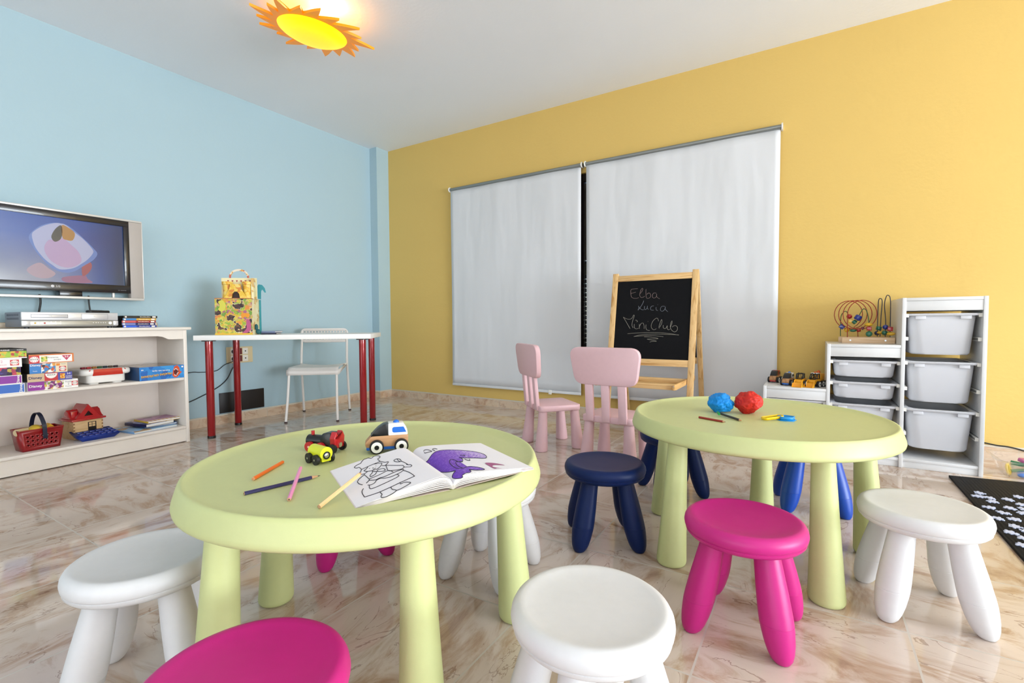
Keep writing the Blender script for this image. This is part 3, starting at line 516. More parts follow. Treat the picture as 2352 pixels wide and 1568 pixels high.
# ------------------------------------------------------------------ easel
m_pine = wood('pine_vertical', '#e3bb80', '#c08c4a', axis='Z'); m_pineh = wood('pine_horizontal', '#e3bb80', '#c08c4a', axis='X'); m_pined = wood('pine_depth', '#d9ab6c', '#b47f42', axis='Y')
m_board = mat('blackboard', '#0d0d10', .7, bump=.05, spec=.15)
EX, EY = 3.127, -.337
t = thing('easel', 'pine easel with chalk writing on its blackboard, before the blind', 'easel', (EX, EY, 0), 0)
k = .226/1.18
shF = Matrix(((1, 0, 0, 0), (0, 1, k, -.226), (0, 0, 1, 0), (0, 0, 0, 1)))
kr = .285/1.18
shB = Matrix(((1, 0, 0, 0), (0, 1, -kr, .022+.285), (0, 0, 1, 0), (0, 0, 0, 1)))
for sx in (-1, 1):
    x0, x1 = (sx*.309, sx*.268) if sx < 0 else (sx*.268, sx*.309)
    MB().box(x0, x1, 0, .020, 0, 1.18, .002, M=shF).build('front_leg', m_pine, t)
    MB().box(x0+.003, x1-.003, 0, .020, 0, 1.172, .002, M=shB).build('rear_leg', m_pine, t)
    MB().cyl((sx*.29-.012, .022, 1.15), (sx*.29+.012, .022, 1.15), .008).build('hinge', mat('steel', '#b9bcc0', .3, .9), t)
MB().box(-.268, .268, .002, .018, 1.118, 1.162, .002, M=shF).build('top_rail', m_pineh, t)
MB().box(-.268, .268, .002, .018, .505, .552, .002, M=shF).build('bottom_rail', m_pineh, t)
MB().box(-.266, .266, .002, .018, 1.118, 1.160, .002, M=shB).build('rear_top_rail', m_pineh, t)
MB().box(-.266, .266, .002, .018, .505, .552, .002, M=shB).build('rear_bottom_rail', m_pineh, t)
MB().box(-.266, .266, .008, .012, .552, 1.118, M=shB).build('rear_board', m_board, t)
bd = MB().box(-.268, .268, .007, .013, .552, 1.118, M=shF).build('blackboard', m_board, t)
b = MB()
for nm, mc in (('ELBA', '#7d6a66'), ('LUCIA', '#6f747c'), ('MINI', '#8a867a')):
    b.m(mat('chalk_'+nm.lower(), mc, .9))
    for st in DATA[nm]:
        pts = [shF @ Vector((x, .0065, z)) for x, z in st]; b.tube(catmull(pts, 4), .0014, 5)
b.build('chalk_writing', None, bd)
tr = MB().box(-.262, .262, -.463, -.445, .388, .424, .003).box(-.262, .262, -.13, -.112, .388, .424, .003).box(-.262, .262, -.447, -.128, .386, .392).build('tray', m_pineh, t)
for sx in (-1, 1):
    x0, x1 = (-.264, -.248) if sx < 0 else (.248, .264)
    MB().box(x0, x1, -.480, .14, .389, .422, .002).build('tray_side', m_pined, tr)
    for yy in (-.480,): MB().cyl((sx*.256, yy-.002, .413), (sx*.256, yy+.001, .413), .004, 10).build('screw', mat('steel', '#b9bcc0', .3, .9), tr)
CK = 'chalk sticks lying in the easel tray'
def chalk(x, y, z, rz, l, r, col, label, cat='chalk'):
    o = MB().lathe([(r*.8, 0), (r, .002), (r, l-.004), (r*.9, l)], 14, M=Matrix.Rotation(PI/2, 4, 'Y') @ Matrix.Translation((0, 0, -l/2))).build('chalk_stick', mat('chalk_'+col, col, .9)); o.location = (x, y, z); o.rotation_euler = (0, 0, rz); return tag(o, label, cat, CK)
zc = .392
chalk(3.11, -.715, zc+.0075, .15, .07, .0075, '#e7a9a4', 'pink chalk stick in the easel tray beside the lilac one')
chalk(3.225, -.70, zc+.0095, .05, .085, .0095, '#b3b3d4', 'thick lilac chalk stick in the easel tray')
chalk(3.315, -.69, zc+.0085, -.7, .06, .0085, '#e8d29b', 'yellow chalk stick at the right end of the easel tray')

# ------------------------------------------------------------------ stepped storage frame with plastic boxes
m_wp = mat('white_foil', '#dfdedd', .32, bump=.01); m_run = mat('runner_plastic', '#eae6de', .4)
m_bin = mat('translucent_bin', '#d9d9dd', .42, bump=.01, sss=.25)
FY0, FY1 = -.49, -.05
t = thing('storage_frame', 'white stepped storage frame with three heights against the yellow wall', 'storage unit', (0, 0, 0), 0)
t.location = (4.36, -.27, 0); ox, oy = 4.36, -.27
def fb(b, x0, x1, y0, y1, z0, z1, bev=.0015): return b.box(x0-ox, x1-ox, y0-oy, y1-oy, z0, z1, bev)
cols = [(3.854, 4.185, .413), (4.185, 4.527, .680), (4.527, 4.873, .939)]
for x, h in ((3.854, .413), (4.185, .680), (4.527, .939), (4.873-.018, .939)):
    fb(MB(), x, x+.018, FY0, FY1, 0, h).build('side_panel', m_wp, t)
for (x0, x1, h) in cols:
    xa, xb = x0+.018, (x1 if x1 < 4.8 else x1-.018)
    fb(MB(), xa, xb, FY0+.001, FY1, h-.018, h-.001).build('top_panel', m_wp, t)
    fb(MB(), xa, xb, FY0+.003, FY0+.018, h-.072, h-.0185).build('front_rail', m_wp, t)
    fb(MB(), xa, xb, FY1-.018, FY1, h-.072, h-.0185).build('rear_rail', m_wp, t)
    fb(MB(), xa, xb, FY0+.004, FY1, .036, .052).build('bottom_panel', m_wp, t)
    fb(MB(), xa, xb, FY0+.010, FY0+.022, .0, .036).build('plinth', m_wp, t)
    zs = {4.185: [.20, .327, .455, .580], 3.854: [.20, .330], 4.527: [.194, .325, .443, .585, .718, .845]}[x0]
    for z in zs:
        for xx in (xa, xb-.014):
            b = MB(); fb(b, xx, xx+.014, FY0+.02, FY1-.04, z-.013, z-.010, 0); fb(b, xx, xx+.014, FY0+.02, FY1-.04, z+.003, z+.006, 0)
            fb(b, xx if xx == xa else xx+.011, xx+.003 if xx == xa else xx+.014, FY0+.02, FY1-.04, z-.013, z+.006, 0)
            fb(b, xx, xx+.014, FY0+.018, FY0+.022, z-.013, z+.006, 0); b.build('runner', m_run, t)
def bin_(x0, x1, zr, h, label, name='storage_box'):
    w = x1-x0; d = .40; cx = (x0+x1)/2; y0 = FY0+.012
    t = thing(name, label, 'storage box', (cx, y0+d/2, zr-h), 0, 'white plastic boxes in the stepped frame')
    def ring(ww, dd, r, z): return [(x, y, z) for x, y in rrect(ww, dd, r, 6)]
    ins = .020; tap = min(.014, h*.06)
    R = [None, ring(w-.048-2*tap, d-.04-2*tap, .055, 0.0), ring(w-.034-2*tap, d-.03-2*tap, .058, .010), ring(w-.030, d-.03, .05, h-.012), ring(w-.030, d-.03, .05, h)]
    R = R[1:]; n = len(R[0]); V = [p for r in R for p in r]; Fc = [tuple(range(n-1, -1, -1))]
    for i in range(len(R)-1):
        for k in range(n): Fc.append((i*n+k, i*n+(k+1) % n, (i+1)*n+(k+1) % n, (i+1)*n+k))
    b = MB(); b.geo(V, Fc); b.build('body', m_bin, t, sharp=60, mod=.0022)
    b = MB(); o = ring(w-.006, d, .03, h); i2 = ring(w-.052, d-.032, .05, h); n = len(o); V = []
    for z in (h+.006, h-.006): V += [(x, y, z) for x, y, _ in o]
    V += [(x, y, h+.006) for x, y, _ in i2]; Fc = []
    for k in range(n): j = (k+1) % n; Fc += [(k, j, n+j, n+k), (k, 2*n+k, 2*n+j, j)]
    b.geo(V, Fc); b.build('rim', m_bin, t, sharp=60, mod=.002)
    for sx in (-1, 1): MB().box(sx*(w/2-.062)-.022, sx*(w/2-.062)+.022, -d/2+.002, -d/2+.02, h-.024, h-.004, .002).build('handle_tab', m_bin, t)
    return t
bin_(4.546, 4.854, .845, .215, 'deep white box at the top of the tall column, faintly yellowed')
bin_(4.546, 4.854, .585, .215, 'deep white box in the middle of the tall column')
bin_(4.546, 4.854, .325, .215, 'deep white box at the bottom of the tall column')
bin_(4.204, 4.526, .580, .088, 'shallow white box at the top of the middle column')
bin_(4.204, 4.526, .455, .088, 'shallow white box second from top in the middle column')
bin_(4.204, 4.526, .327, .088, 'shallow white box third from top in the middle column')
bin_(3.873, 4.184, .330, .088, 'shallow white box in the low column, almost hidden by the table')

# ------------------------------------------------------------------ wooden toy cars
m_wdt = wood('toy_wood', '#b98a5e', '#9c6c42'); m_tyre = mat('tyre', '#111113', .5); m_whub = mat('white_hub', '#f0ece0', .4); m_tblue = mat('toy_blue', '#0a63c4', .35, coat=.3); m_twhite = mat('toy_white', '#f4f2ee', .35, coat=.3)
m_tblack = mat('toy_black', '#0a0b0d', .32, coat=.1); m_tred = mat('toy_red', '#b3151c', .35, coat=.3); m_tyel = mat('toy_yellow', '#f2a81c', .4); m_torange = mat('toy_orange', '#d9601e', .4)
def wheel(par, x, y, r, w, hub, face):
    o = MB().lathe([(r*.9, -w/2), (r, -w*.35), (r, w*.35), (r*.9, w/2)], 28, M=Matrix.Translation((x, y, r)) @ Matrix.Rotation(PI/2, 4, 'X')).build('wheel', m_tyre, par)
    s = -1 if face < 0 else 1
    MB().m(hub).cyl((x, y+s*w*.42, r), (x, y+s*(w*.5+.0012), r), r*.78, 24).m(m_tblack).cyl((x, y+s*w*.45, r), (x, y+s*(w*.5+.0022), r), r*.33, 18).build('hub', None, o)
def ycut(profile, y0, y1): return profile, y0, y1
PM = Matrix.Rotation(PI/2, 4, 'X')     # profile (x,z) extruded towards -Y
def prof(b, pts, w, y=0., bev=.0015, M=None): b.prism(pts, -w/2-y, w/2-y, (M @ PM) if M is not None else PM, bev=bev); return b
def toy_car(label, loc, rz, under, cabin, win, siren=None, group=None, sc=1., hub=m_whub):
    """front of the car points to -X; origin on the ground"""
    t = thing('toy_car', label, 'toy car', loc, rz, group); t.scale = (sc, sc, sc)
    lower = rpoly([(-.058, .016), (.052, .016), (.053, .046), (-.043, .046), (-.060, .028)], .004, 3)
    prof(MB(), lower, .038).build('body', m_wdt, t)
    prof(MB(), rpoly([(-.057, .008), (.050, .008), (.050, .018), (-.057, .018)], .003, 2), .034).build('chassis', under, t)
    ws = [(-.045, .0455), (.000, .0455), (.000, .077), (-.012, .075), (-.026, .066), (-.038, .054)]
    prof(MB(), ws, .038).build('windscreen', m_tblack, t)
    cb = prof(MB(), rpoly([(.0005, .0455), (.052, .0455), (.050, .060), (.040, .077), (.0005, .0775)], .003, 3), .038).build('cabin', cabin, t)
    b = MB()
    for s in (-1, 1): b.prism(rpoly([(.011, .053), (.048, .053), (.041, .068), (.011, .068)], [.006, .001, .002, .006], 5), .0185, .0200, Matrix.Diagonal((1, s, 1, 1)) @ PM)
    b.build('side_window', win, cb)
    if siren: MB().sphere((.022, 0, .077), .0085, 8, (1, 1, .9)).build('siren', siren, t)
    for x in (-.030, .034):
        for y in (-1, 1): wheel(t, x, y*.026, .0185, .014, hub, y)
    return t
toy_car('toy police car with white cabin and blue siren on the front table', (3.124, -2.943, TZ), math.atan2(.045, .041), m_tblue, m_twhite, m_tblue, m_tblue)
TG = 'toy vehicles lined up on the low white unit'
LZ = .412
toy_car('dark red toy car at the left end of the low white unit', (3.905, -.245, LZ), math.radians(78), m_tred, m_tred, m_tblack, None, TG)
toy_car('small blue and white toy police car on the low white unit', (3.985, -.375, LZ), math.radians(75), m_tblue, m_twhite, m_tblack, m_tblue, TG)
def loader(label, loc, rz, big):
    t = thing('toy_loader', label, 'toy loader', loc, rz, TG)
    prof(MB(), rpoly([(-.045, .018), (.050, .018), (.052, .048), (-.030, .048), (-.047, .034)], .003, 3), .042).build('body', m_tyel, t)
    # cab frame
    b = MB(); P = [(-.034, .048), (-.016, .078), (.020, .078), (.022, .048)]
    for y in (-.017, .017):
        b.tube([(x, y, z) for x, z in P], .0028, 8); b.tube([(-.005, y, .078), (-.008, y, .048)], .0022, 6); b.tube([(-.034, y, .050), (.022, y, .050)], .0022, 6)
    for x, z in P: b.tube([(x, -.017, z), (x, .017, z)], .0026, 6)
    b.sphere((-.012, -.009, .081), .004, 6).sphere((-.012, .009, .081), .004, 6); b.tube([(-.034, -.017, .048), (-.016, 0, .078), (-.034, .017, .048)], .002, 6)
    b.build('cab', m_tblack, t)
    # bucket
    b = MB(); prof(b, [(-.092, .001), (-.066, .001), (-.060, .026), (-.064, .026), (-.069, .004), (-.092, .004)], .050)
    for s in (-1, 1): prof(b, [(-.092, .001), (-.066, .001), (-.060, .026), (-.076, .024)], .003, s*.0255, 0)
    b.build('bucket', m_tyel, t)
    b = MB()
    for y in (-.020, .020): b.tube([(-.064, y, .018), (-.052, y, .040), (-.030, y, .042)], .0032, 8)
    b.build('loader_arm', m_tyel, t)
    if big:
        prof(MB(), rpoly([(.022, .048), (.078, .030), (.078, .078), (.024, .080)], .003, 3), .044).build('hopper', m_tyel, t)
        MB().box(-.014, .018, -.018, .018, .0805, .085, .001).build('roof', m_twhite, t)
        MB().sphere((0, 0, .087), .007, 7).build('beacon', m_torange, t)
        MB().sphere((.045, .0, .088), .0105, 8).build('driver_ball', m_torange, t)
    for x in ((-.022, .032) if not big else (-.018, .030, .064)):
        for y in (-1, 1): wheel(t, x, y*.029, .0185, .015, m_whub, y)
    return t
loader('small yellow toy loader on the low unit, black open cab', (4.052, -.400, LZ), math.radians(78), False)
loader('large yellow toy loader with hopper and orange beacon at the right end', (4.128, -.385, LZ), math.radians(66), True)
# ------------------------------------------------------------------ bead maze
m_maze = wood('maze_wood', '#e2bf98', '#cda273')
t = thing('bead_maze', 'wire bead maze with red loops on the middle white unit', 'bead maze', (4.402, -.235, .679), 0)
def Q(px, py, y=0.): return (-.136+(px-1934)*.00208, y, (787-py)*.00262)
MB().box(-.137, .120, -.065, -.043, .000, .036, .002).build('base_beam', m_maze, t)
MB().box(-.150, .100, .050, .070, .000, .036, .002).build('base_beam', m_maze, t)
MB().box(-.12, .10, -.043, .050, .016, .026, .001).build('base_plate', m_maze, t)
for x in (-.095, .075): MB().cyl((x, -.0665, .018), (x, -.065, .018), .005, 12).build('screw', mat('steel', '#b9bcc0', .3, .9), t)
m_wr = mat('red_wire', '#9c2412', .35); m_wg = mat('green_wire', '#2c5a2c', .35); m_wb = mat('dark_wire', '#22243c', .35)
pts = [Q(1947, 774, -.05), Q(1946, 745, -.052)]
turns = 3.66
for i in range(int(turns*24)+1):
    a = PI*.92-i/24*2*PI; f = i/(turns*24); cx = -.136+((1983-11*f*3.4)-1934)*.00208; r = .078
    pts.append((cx+r*math.cos(a), -.055+.105*f, .172+.088*math.sin(a)))
pts += [Q(1975, 762, .055), Q(1976, 775, .055)]
MB().tube(pts, .0023, 8).build('wire', m_wr, t, sharp=60)
MB().tube(catmull([Q(1932, 772, .04), Q(1932, 728, .04), Q(1938, 715, .03), Q(1945, 713, .02), Q(1951, 724, .0), Q(1957, 738, -.01), Q(1968, 738, -.02), Q(1975, 722, -.03), Q(1984, 708, -.04), Q(1992, 714, -.045), Q(1997, 738, -.05), Q(1998, 772, -.052)], 8), .0023, 8).build('wire', m_wg, t, sharp=60)
MB().tube(catmull([Q(2021, 772, .03), Q(2021, 720, .03), Q(2022, 690, .03), Q(2026, 684, .025), Q(2030, 692, .02), Q(2028, 730, .02), Q(2027, 772, .02)], 8), .0023, 8).build('wire', m_wb, t, sharp=60)
MB().tube(catmull([Q(2037, 772, -.02), Q(2037, 735, -.02), Q(2033, 700, -.03), Q(2036, 682, -.035), Q(2040, 678, -.04), Q(2045, 686, -.045), Q(2046, 720, -.05), Q(2046, 772, -.052)], 8), .0023, 8).build('wire', m_wb, t, sharp=60)
bc = {'r': '#a81219', 'y': '#dfae1e', 'g': '#1f6b50', 'b': '#0f2a86', 'd': '#16204a'}
def bead(kind, c, px, py, y, r, tilt=0.):
    x, y, z = Q(px, py, y); mt = mat('bead_'+c, bc[c], .2, coat=.5, bump=0); M = Matrix.Translation((x, y, z)) @ Matrix.Rotation(tilt, 4, 'Y')
    b = MB()
    if kind == 's': b.sphere((0, 0, 0), r, 10, M=M)
    elif kind == 'c': b.lathe([(r*.75, -r*.8), (r*.95, -r*.6), (r*.95, r*.6), (r*.75, r*.8)], 20, M=M)
    elif kind == 'o': b.sphere((0, 0, 0), r, 10, (1.15, 1.15, .6), M=M)
    else: b.box(-r*.8, r*.8, -r*.8, r*.8, -r*.8, r*.8, r*.12, M=M)
    b.build('bead', mt, t, sharp=50)
for a in [('s', 'r', 1952, 725, .0, .015), ('q', 'y', 1955, 736, -.012, .014, .4), ('c', 'g', 1964, 738, -.02, .013, -.8), ('c', 'b', 1972, 728, -.03, .019, .5), ('q', 'b', 1935, 749, .03, .017, .7), ('s', 'y', 1947, 757, .03, .014), ('o', 'g', 1962, 758, .0, .016), ('c', 'r', 1976, 757, .03, .013, 1.4), ('q', 'd', 1985, 753, .03, .010, .5), ('o', 'y', 1997, 744, -.05, .018), ('q', 'r', 1998, 753, -.052, .015), ('s', 'g', 1998, 765.5, -.052, .017), ('c', 'g', 2024, 753, .03, .015, .2), ('s', 'b', 2037, 750, -.02, .015), ('s', 'd', 2020, 764, .03, .014), ('o', 'y', 2027, 763, .02, .015), ('s', 'g', 2036, 763, -.01, .015), ('q', 'r', 2046, 754, -.05, .0155, .1), ('o', 'y', 2048, 765, -.052, .018)]: bead(*a)

# ------------------------------------------------------------------ bookcase under the television
m_bk = mat('ivory_paint', '#eae2d8', .4); m_bki = mat('ivory_paint_inner', '#e0d3c8', .5)
O2 = Vector((.412, -2.215, 0)); A2 = Vector((.045, -1, 0)).normalized(); N2 = Vector((1, .045, 0)).normalized(); SR = math.atan2(-A2.y, -A2.x)
def sp(a, dep, z=0.): p = O2+A2*a-N2*dep; return (p.x, p.y, z)
t = thing('bookcase', 'long ivory bookcase with two shelves below the television', 'bookcase', sp(0, 0), SR)
# local: x = to the right (x = -a), y = depth, z up ; runs past the left edge of the photo
W2 = 1.42; D2 = .375
MB().box(-.022, 0, 0, D2, 0, .780, .002).build('side_panel', m_bk, t); MB().box(-W2, -W2+.022, 0, D2, 0, .780, .002).build('side_panel', m_bk, t)
MB().box(-W2-.02, .022, -.022, D2, .780, .800, .006, seg=3).build('top_panel', m_bk, t)
MB().box(-W2+.03, -.012, D2-.018, D2-.001, .801, .836, .012, seg=4).build('back_rail', mat('beige_rail', '#dccbb4', .5), t)
ap = [(-.022, .780), (-.022, .718), (-.105, .718), (-.118, .720), (-.130, .726), (-.150, .736), (-.175, .740), (-.21, .741)]
ap2 = [(-W2-x+.0, z) for x, z in ap]
MB().prism(ap+ap2[::-1], -.016, .0, PM @ Matrix.Identity(4)).build('apron', m_bk, t)
MB().box(-W2+.022, -.022, .002, D2-.012, .431, .452, .007, seg=3).build('shelf', m_bk, t)
MB().box(-W2+.022, -.022, -.004, D2-.012, .092, .113, .007, seg=3).build('shelf', m_bk, t)
MB().box(-W2+.022, -.022, .008, .024, .006, .092).build('plinth', m_bk, t)
MB().box(-W2+.022, -.022, D2-.012, D2-.006, .01, .78).build('back_panel', m_bki, t)
S1, S2, S3 = .452, .113, .800
def on(name, label, cat, a, dep, z, group=None, rz=0.): return thing(name, label, cat, sp(a, dep, z), SR+rz, group)
# decorated boxes
def logo(b, x, z, r, y, red='#c8202c'):
    """round white badge with a red ring of stars and lettering"""
    b.m(mat('badge_red', red, .4)).box(x-r*1.15, x+r*1.15, y-.0006, y, z-r, z+r)
    b.m(mat('badge_white', '#f3ece4', .4)).prism([(x+r*1.02*math.cos(q*PI/12), z+r*.86*math.sin(q*PI/12)) for q in range(24)], 0, .0009, Matrix.Translation((0, y, 0)) @ PM)
    b.m(mat('badge_red', red, .4))
    for q in range(10):
        a = q*PI/5+.3; cx, cz = x+r*.8*math.cos(a), z+r*.66*math.sin(a)
        b.prism([(cx+r*(.15 if i % 2 == 0 else .065)*math.cos(i*PI/5+PI/2), cz+r*(.15 if i % 2 == 0 else .065)*math.sin(i*PI/5+PI/2)) for i in range(10)], 0, .0012, Matrix.Translation((0, y, 0)) @ PM)
    b.m(mat('ink_black', '#1b1b1d', .6)).text('EDUCA', r*.52, FRONT(x, y-.0009, z-.0), .012)
def pbox(label, a0, a1, z0, h, dep, D, base, side, deco, rz=0., base_col=None):
    w = a1-a0; t = on('puzzle_box', label, 'puzzle box', (a0+a1)/2, dep, z0, 'boxed puzzles on the middle shelf', rz)
    b = MB(); b.m(mat('box_'+side, side, .5)); lid = .0012
    b.box(-w/2, w/2, 0, D, 0, h, .0008)
    deco(b, w, h); b.build('printed_carton', None, t, sharp=30)
    return t
def panel(b, col, x0, x1, z0, z1, y=-.0004, th=.0004): b.m(mat('print_'+col, col, .45)).box(x0, x1, y-th, y, z0, z1)
def tex(b, mt, x0, x1, z0, z1, y=-.0004, th=.0004): b.m(mt).box(x0, x1, y-th, y, z0, z1)
WH, INK = '#f4f0ea', '#1d1d22'
def d1(b, w, h):
    panel(b, WH, -w/2, w/2, 0, h); panel(b, '#8d1f93', -w/2+.001, -w*.18, .001, h-.001, -.0008)
    tex(b, patch('print_flowers', ['#e9dcc6', '#d9b04a', '#7f9a3e', '#8c2a6f', '#f1e6dd', '#c9a3b6', '#5f2c6c'], 90), -w*.18, w*.20, .002, h-.002, -.0008)
    b.m(mat('print_white', WH, .5)).text('Disney', h*.40, FRONT(-w*.35, -.0012, h*.5), .02)
    b.m(mat('ink_grey', '#75707a', .6)).text('Puzzle', h*.22, FRONT(w*.30, -.0009, h*.72)).text('2', h*.3, FRONT(w*.30, -.0009, h*.46)).text('Puzzles', h*.2, FRONT(w*.30, -.0009, h*.2))
    logo(b, w*.43, h*.5, h*.25, -.0008)
def d2(b, w, h):
    panel(b, '#cdb08c', -w/2, -w*.13, 0, h); panel(b, '#c2242c', -w*.13, w*.17, 0, h, -.0005); panel(b, '#4b4a9c', w*.17, w/2, 0, h)
    b.m(mat('ink_navy', '#23285c', .6)).text('Disney', h*.46, FRONT(-w*.33, -.0009, h*.48), .02)
    b.m(mat('badge_white', WH, .4)).prism([(w*.02+w*.135*math.cos(PI+q*PI/16), h*.92+h*.62*math.sin(PI+q*PI/16)) for q in range(17)], 0, .0005, Matrix.Translation((0, -.0009, 0)) @ PM)
    b.m(mat('ink_black', INK, .6)).text('EDUCA', h*.24, FRONT(w*.02, -.0014, h*.74), .012)
    tex(b, patch('print_orange', ['#e39a2c', '#f0c04c', '#d4701f'], 120), w*.22, w*.33, .008, h*.85, -.0008)
    b.m(mat('print_white', WH, .5)).text('3-5', h*.26, FRONT(w*.42, -.0009, h*.76), .02).text('PUZZLE', h*.17, FRONT(w*.42, -.0009, h*.42), .02).text('EDUCA', h*.17, FRONT(w*.42, -.0009, h*.22), .02)
def d3(b, w, h):
    panel(b, '#2f7cc4', -w/2, w*.16, 0, h); panel(b, '#ecd9b6', w*.16, w/2, 0, h)
    tex(b, patch('print_play', ['#f1ece4', '#e4a14c', '#2d3440', '#3f7fc0', '#f5f1ea', '#c9572c', '#5ea0d0'], 80), -w*.20, w*.18, .002, h-.001, -.0008)
    b.m(mat('print_white', WH, .5)).text('Disney', h*.29, FRONT(-w*.35, -.0009, h*.83), .02).text('Puzzle', h*.13, FRONT(-w*.36, -.0009, h*.24))
    tex(b, mat('print_burst', '#e88b2a', .5), w*.20, w*.30, h*.66, h*.9, -.0008)
    b.m(mat('ink_bluegrey', '#7f97ad', .6)).text('Puzzle', h*.14, FRONT(w*.40, -.0009, h*.82))
    logo(b, w*.37, h*.36, h*.24, -.0008)
def d4(b, w, h):
    panel(b, '#d9772e', -w/2, w/2, 0, h); panel(b, WH, -w*.28, w*.46, .004, h-.006, -.0008); panel(b, '#c2242c', -w*.49, -w*.28, .001, h-.006, -.0008)
    tex(b, patch('print_fruit', ['#b8cc6a', '#e3d36c', '#d08a3c', '#7d9a3a'], 110), -w*.24, -w*.10, .008, h-.012, -.0012)
    b.m(mat('ink_dark', '#4a3b38', .6)).text('Primeros', h*.25, FRONT(.005, -.0012, h*.60)).text('encajes', h*.22, FRONT(w*.12, -.0012, h*.36))
    b.m(mat('tri_pink', '#c23a5c', .5)).prism([(w*.22, h*.80), (w*.44, h*.80), (w*.33, h*.22)], 0, .0004, Matrix.Translation((0, -.0012, 0)) @ PM)
    b.m(mat('print_white', WH, .5)).text('3-5', h*.27, FRONT(w*.33, -.0017, h*.62), .02); logo(b, -w*.385, h*.46, h*.38, -.0010)
GP = (('pink and purple puzzle box at the bottom of the right-hand stack', .592, .812, .050, d1, '#f2eef0', .03), ('kraft, red and blue puzzle box second from bottom, right-hand stack', .621, .814, .045, d2, '#2b2622', .02),
      ('tall blue and cream puzzle box third in the right-hand stack', .640, .802, .056, d3, '#2a2420', .025), ('orange edged puzzle box topmost of the right-hand stack', .612, .806, .050, d4, '#8a7a70', .015))
z = S1
for lb, a0, a1, h, dc, sc, dp in GP: pbox(lb, a0, a1, z, h, dp, .26, None, sc, dc); z += h+.0005
def e1(col):
    def f(b, w, h):
        panel(b, WH, -w/2, w/2, 0, h); panel(b, col, w*.06, w*.49, .003, h-.003, -.0008)
        b.m(mat('badge_white', WH, .4)).prism([(w*.06+h*.2*math.cos(q*PI/8), h*.45+h*.2*math.sin(q*PI/8)) for q in range(16)], 0, .0004, Matrix.Translation((0, -.0008, 0)) @ PM)
        panel(b, '#d9cfc8', -w*.14, -w*.02, .008, h-.008, -.0008)
        b.m(mat('print_white', WH, .5)).text('Disney', h*.34, FRONT(w*.44, -.0012, h*.5, PI/2), .02)
    return f
def e3(b, w, h): tex(b, patch('print_dark_fun', ['#3b2358', '#a8344c', '#c23d50', '#221a33', '#b9a83a', '#4d3f96'], 60), -w/2, w/2, 0, h)
def e4(b, w, h):
    panel(b, WH, -w/2, w/2, 0, h); b.m(mat('ink_pink', '#d88aa4', .6)).text('2', h*.4, FRONT(w*.20, -.0008, h*.68)).text('PUZZLES', h*.2, FRONT(w*.20, -.0008, h*.3))
    tex(b, patch('print_pinkish', ['#f3d7e2', '#e296b4', '#f6eef2'], 90), -w*.2, w*.06, .006, h-.01, -.0008); logo(b, w*.39, h*.52, h*.32, -.0008)
def e5(b, w, h):
    panel(b, '#18181a', -w/2, w/2, 0, h); panel(b, WH, -w/2, w/2, 0, .005, -.0005)
    tex(b, patch('print_farm', ['#9fc23a', '#86b030', '#d9b23a', '#b13a3a', '#a6c64a'], 70), w*.02, w*.495, .006, h*.76, -.0008); panel(b, '#c2242c', -w*.30, w*.02, .006, h*.98, -.0008)
    b.m(mat('print_white', WH, .5)).text('3 PUZZLES', h*.17, FRONT(w*.16, -.0009, h*.88), .02).text('PUZZLES', h*.13, FRONT(w*.40, -.0009, h*.88), .02); logo(b, -w*.12, h*.55, h*.36, -.0010)
z = S1
for lb, a0, h, dc, sc, dp in (('blue and white puzzle box at the bottom of the left-hand stack', .828, .050, e1('#3168bd'), '#d9dce4', .01), ('purple and white puzzle box second from bottom, left-hand stack', .836, .046, e1('#8a2a9a'), '#d9d6e0', .015),
                              ('dark purple puzzle box in the middle of the left-hand stack', .838, .043, e3, '#20182c', .02), ('white puzzle box with pink print second from top, left-hand stack', .834, .047, e4, '#dff0ea', .015), ('black and green puzzle box topmost of the left-hand stack', .812, .051, e5, '#1b1a1c', .01)):
    pbox(lb, a0+.002 if a0 < .82 else a0, a0+.26, z, h, dp, .25, None, sc, dc); z += h+.0005
# white toy case with red lid stripe
m_case = mat('toy_case_white', '#f0ece6', .35); m_cred = mat('toy_case_red', '#c22a1c', .25, coat=.4)
t = on('toy_case', 'white plastic toy case with a red panel on the middle shelf', 'toy case', .432, .06, S1)
b = MB(); b.prism(rrect(.20, .16, .03, 6, 0, .09), .008, .070, bev=.006); b.prism(rrect(.262, .20, .045, 6, 0, .10), .055, .092, bev=.012)
for sx in (-1, 1): b.prism(rrect(.05, .10, .015, 4, sx*.06, .08), 0, .012)
b.build('body', m_case, t, sharp=50)
b = MB(); b.prism([(-.078, .054), (.078, .054), (.072, .094), (-.072, .094)], 0, .004, Matrix.Translation((0, .003, 0)) @ PM, bev=.001).build('front_panel', m_cred, t)
for sx in (-1, 1): MB().tube([(sx*.085, .012, .085), (sx*.088, .004, .088), (sx*.098, .006, .078)], .0035, 8).build('latch', m_cred, t)
for i, c in enumerate(['#7a1b2c', '#b4343a', '#a06a28', '#2e5a36', '#23343f', '#5a4a3a', '#3a2a30']):
    MB().cyl((-.10+i*.028, .10, .098), (-.078+i*.028, .105, .098), .0065, 12).build('crayon', mat('crayon_'+c, c, .5), t)
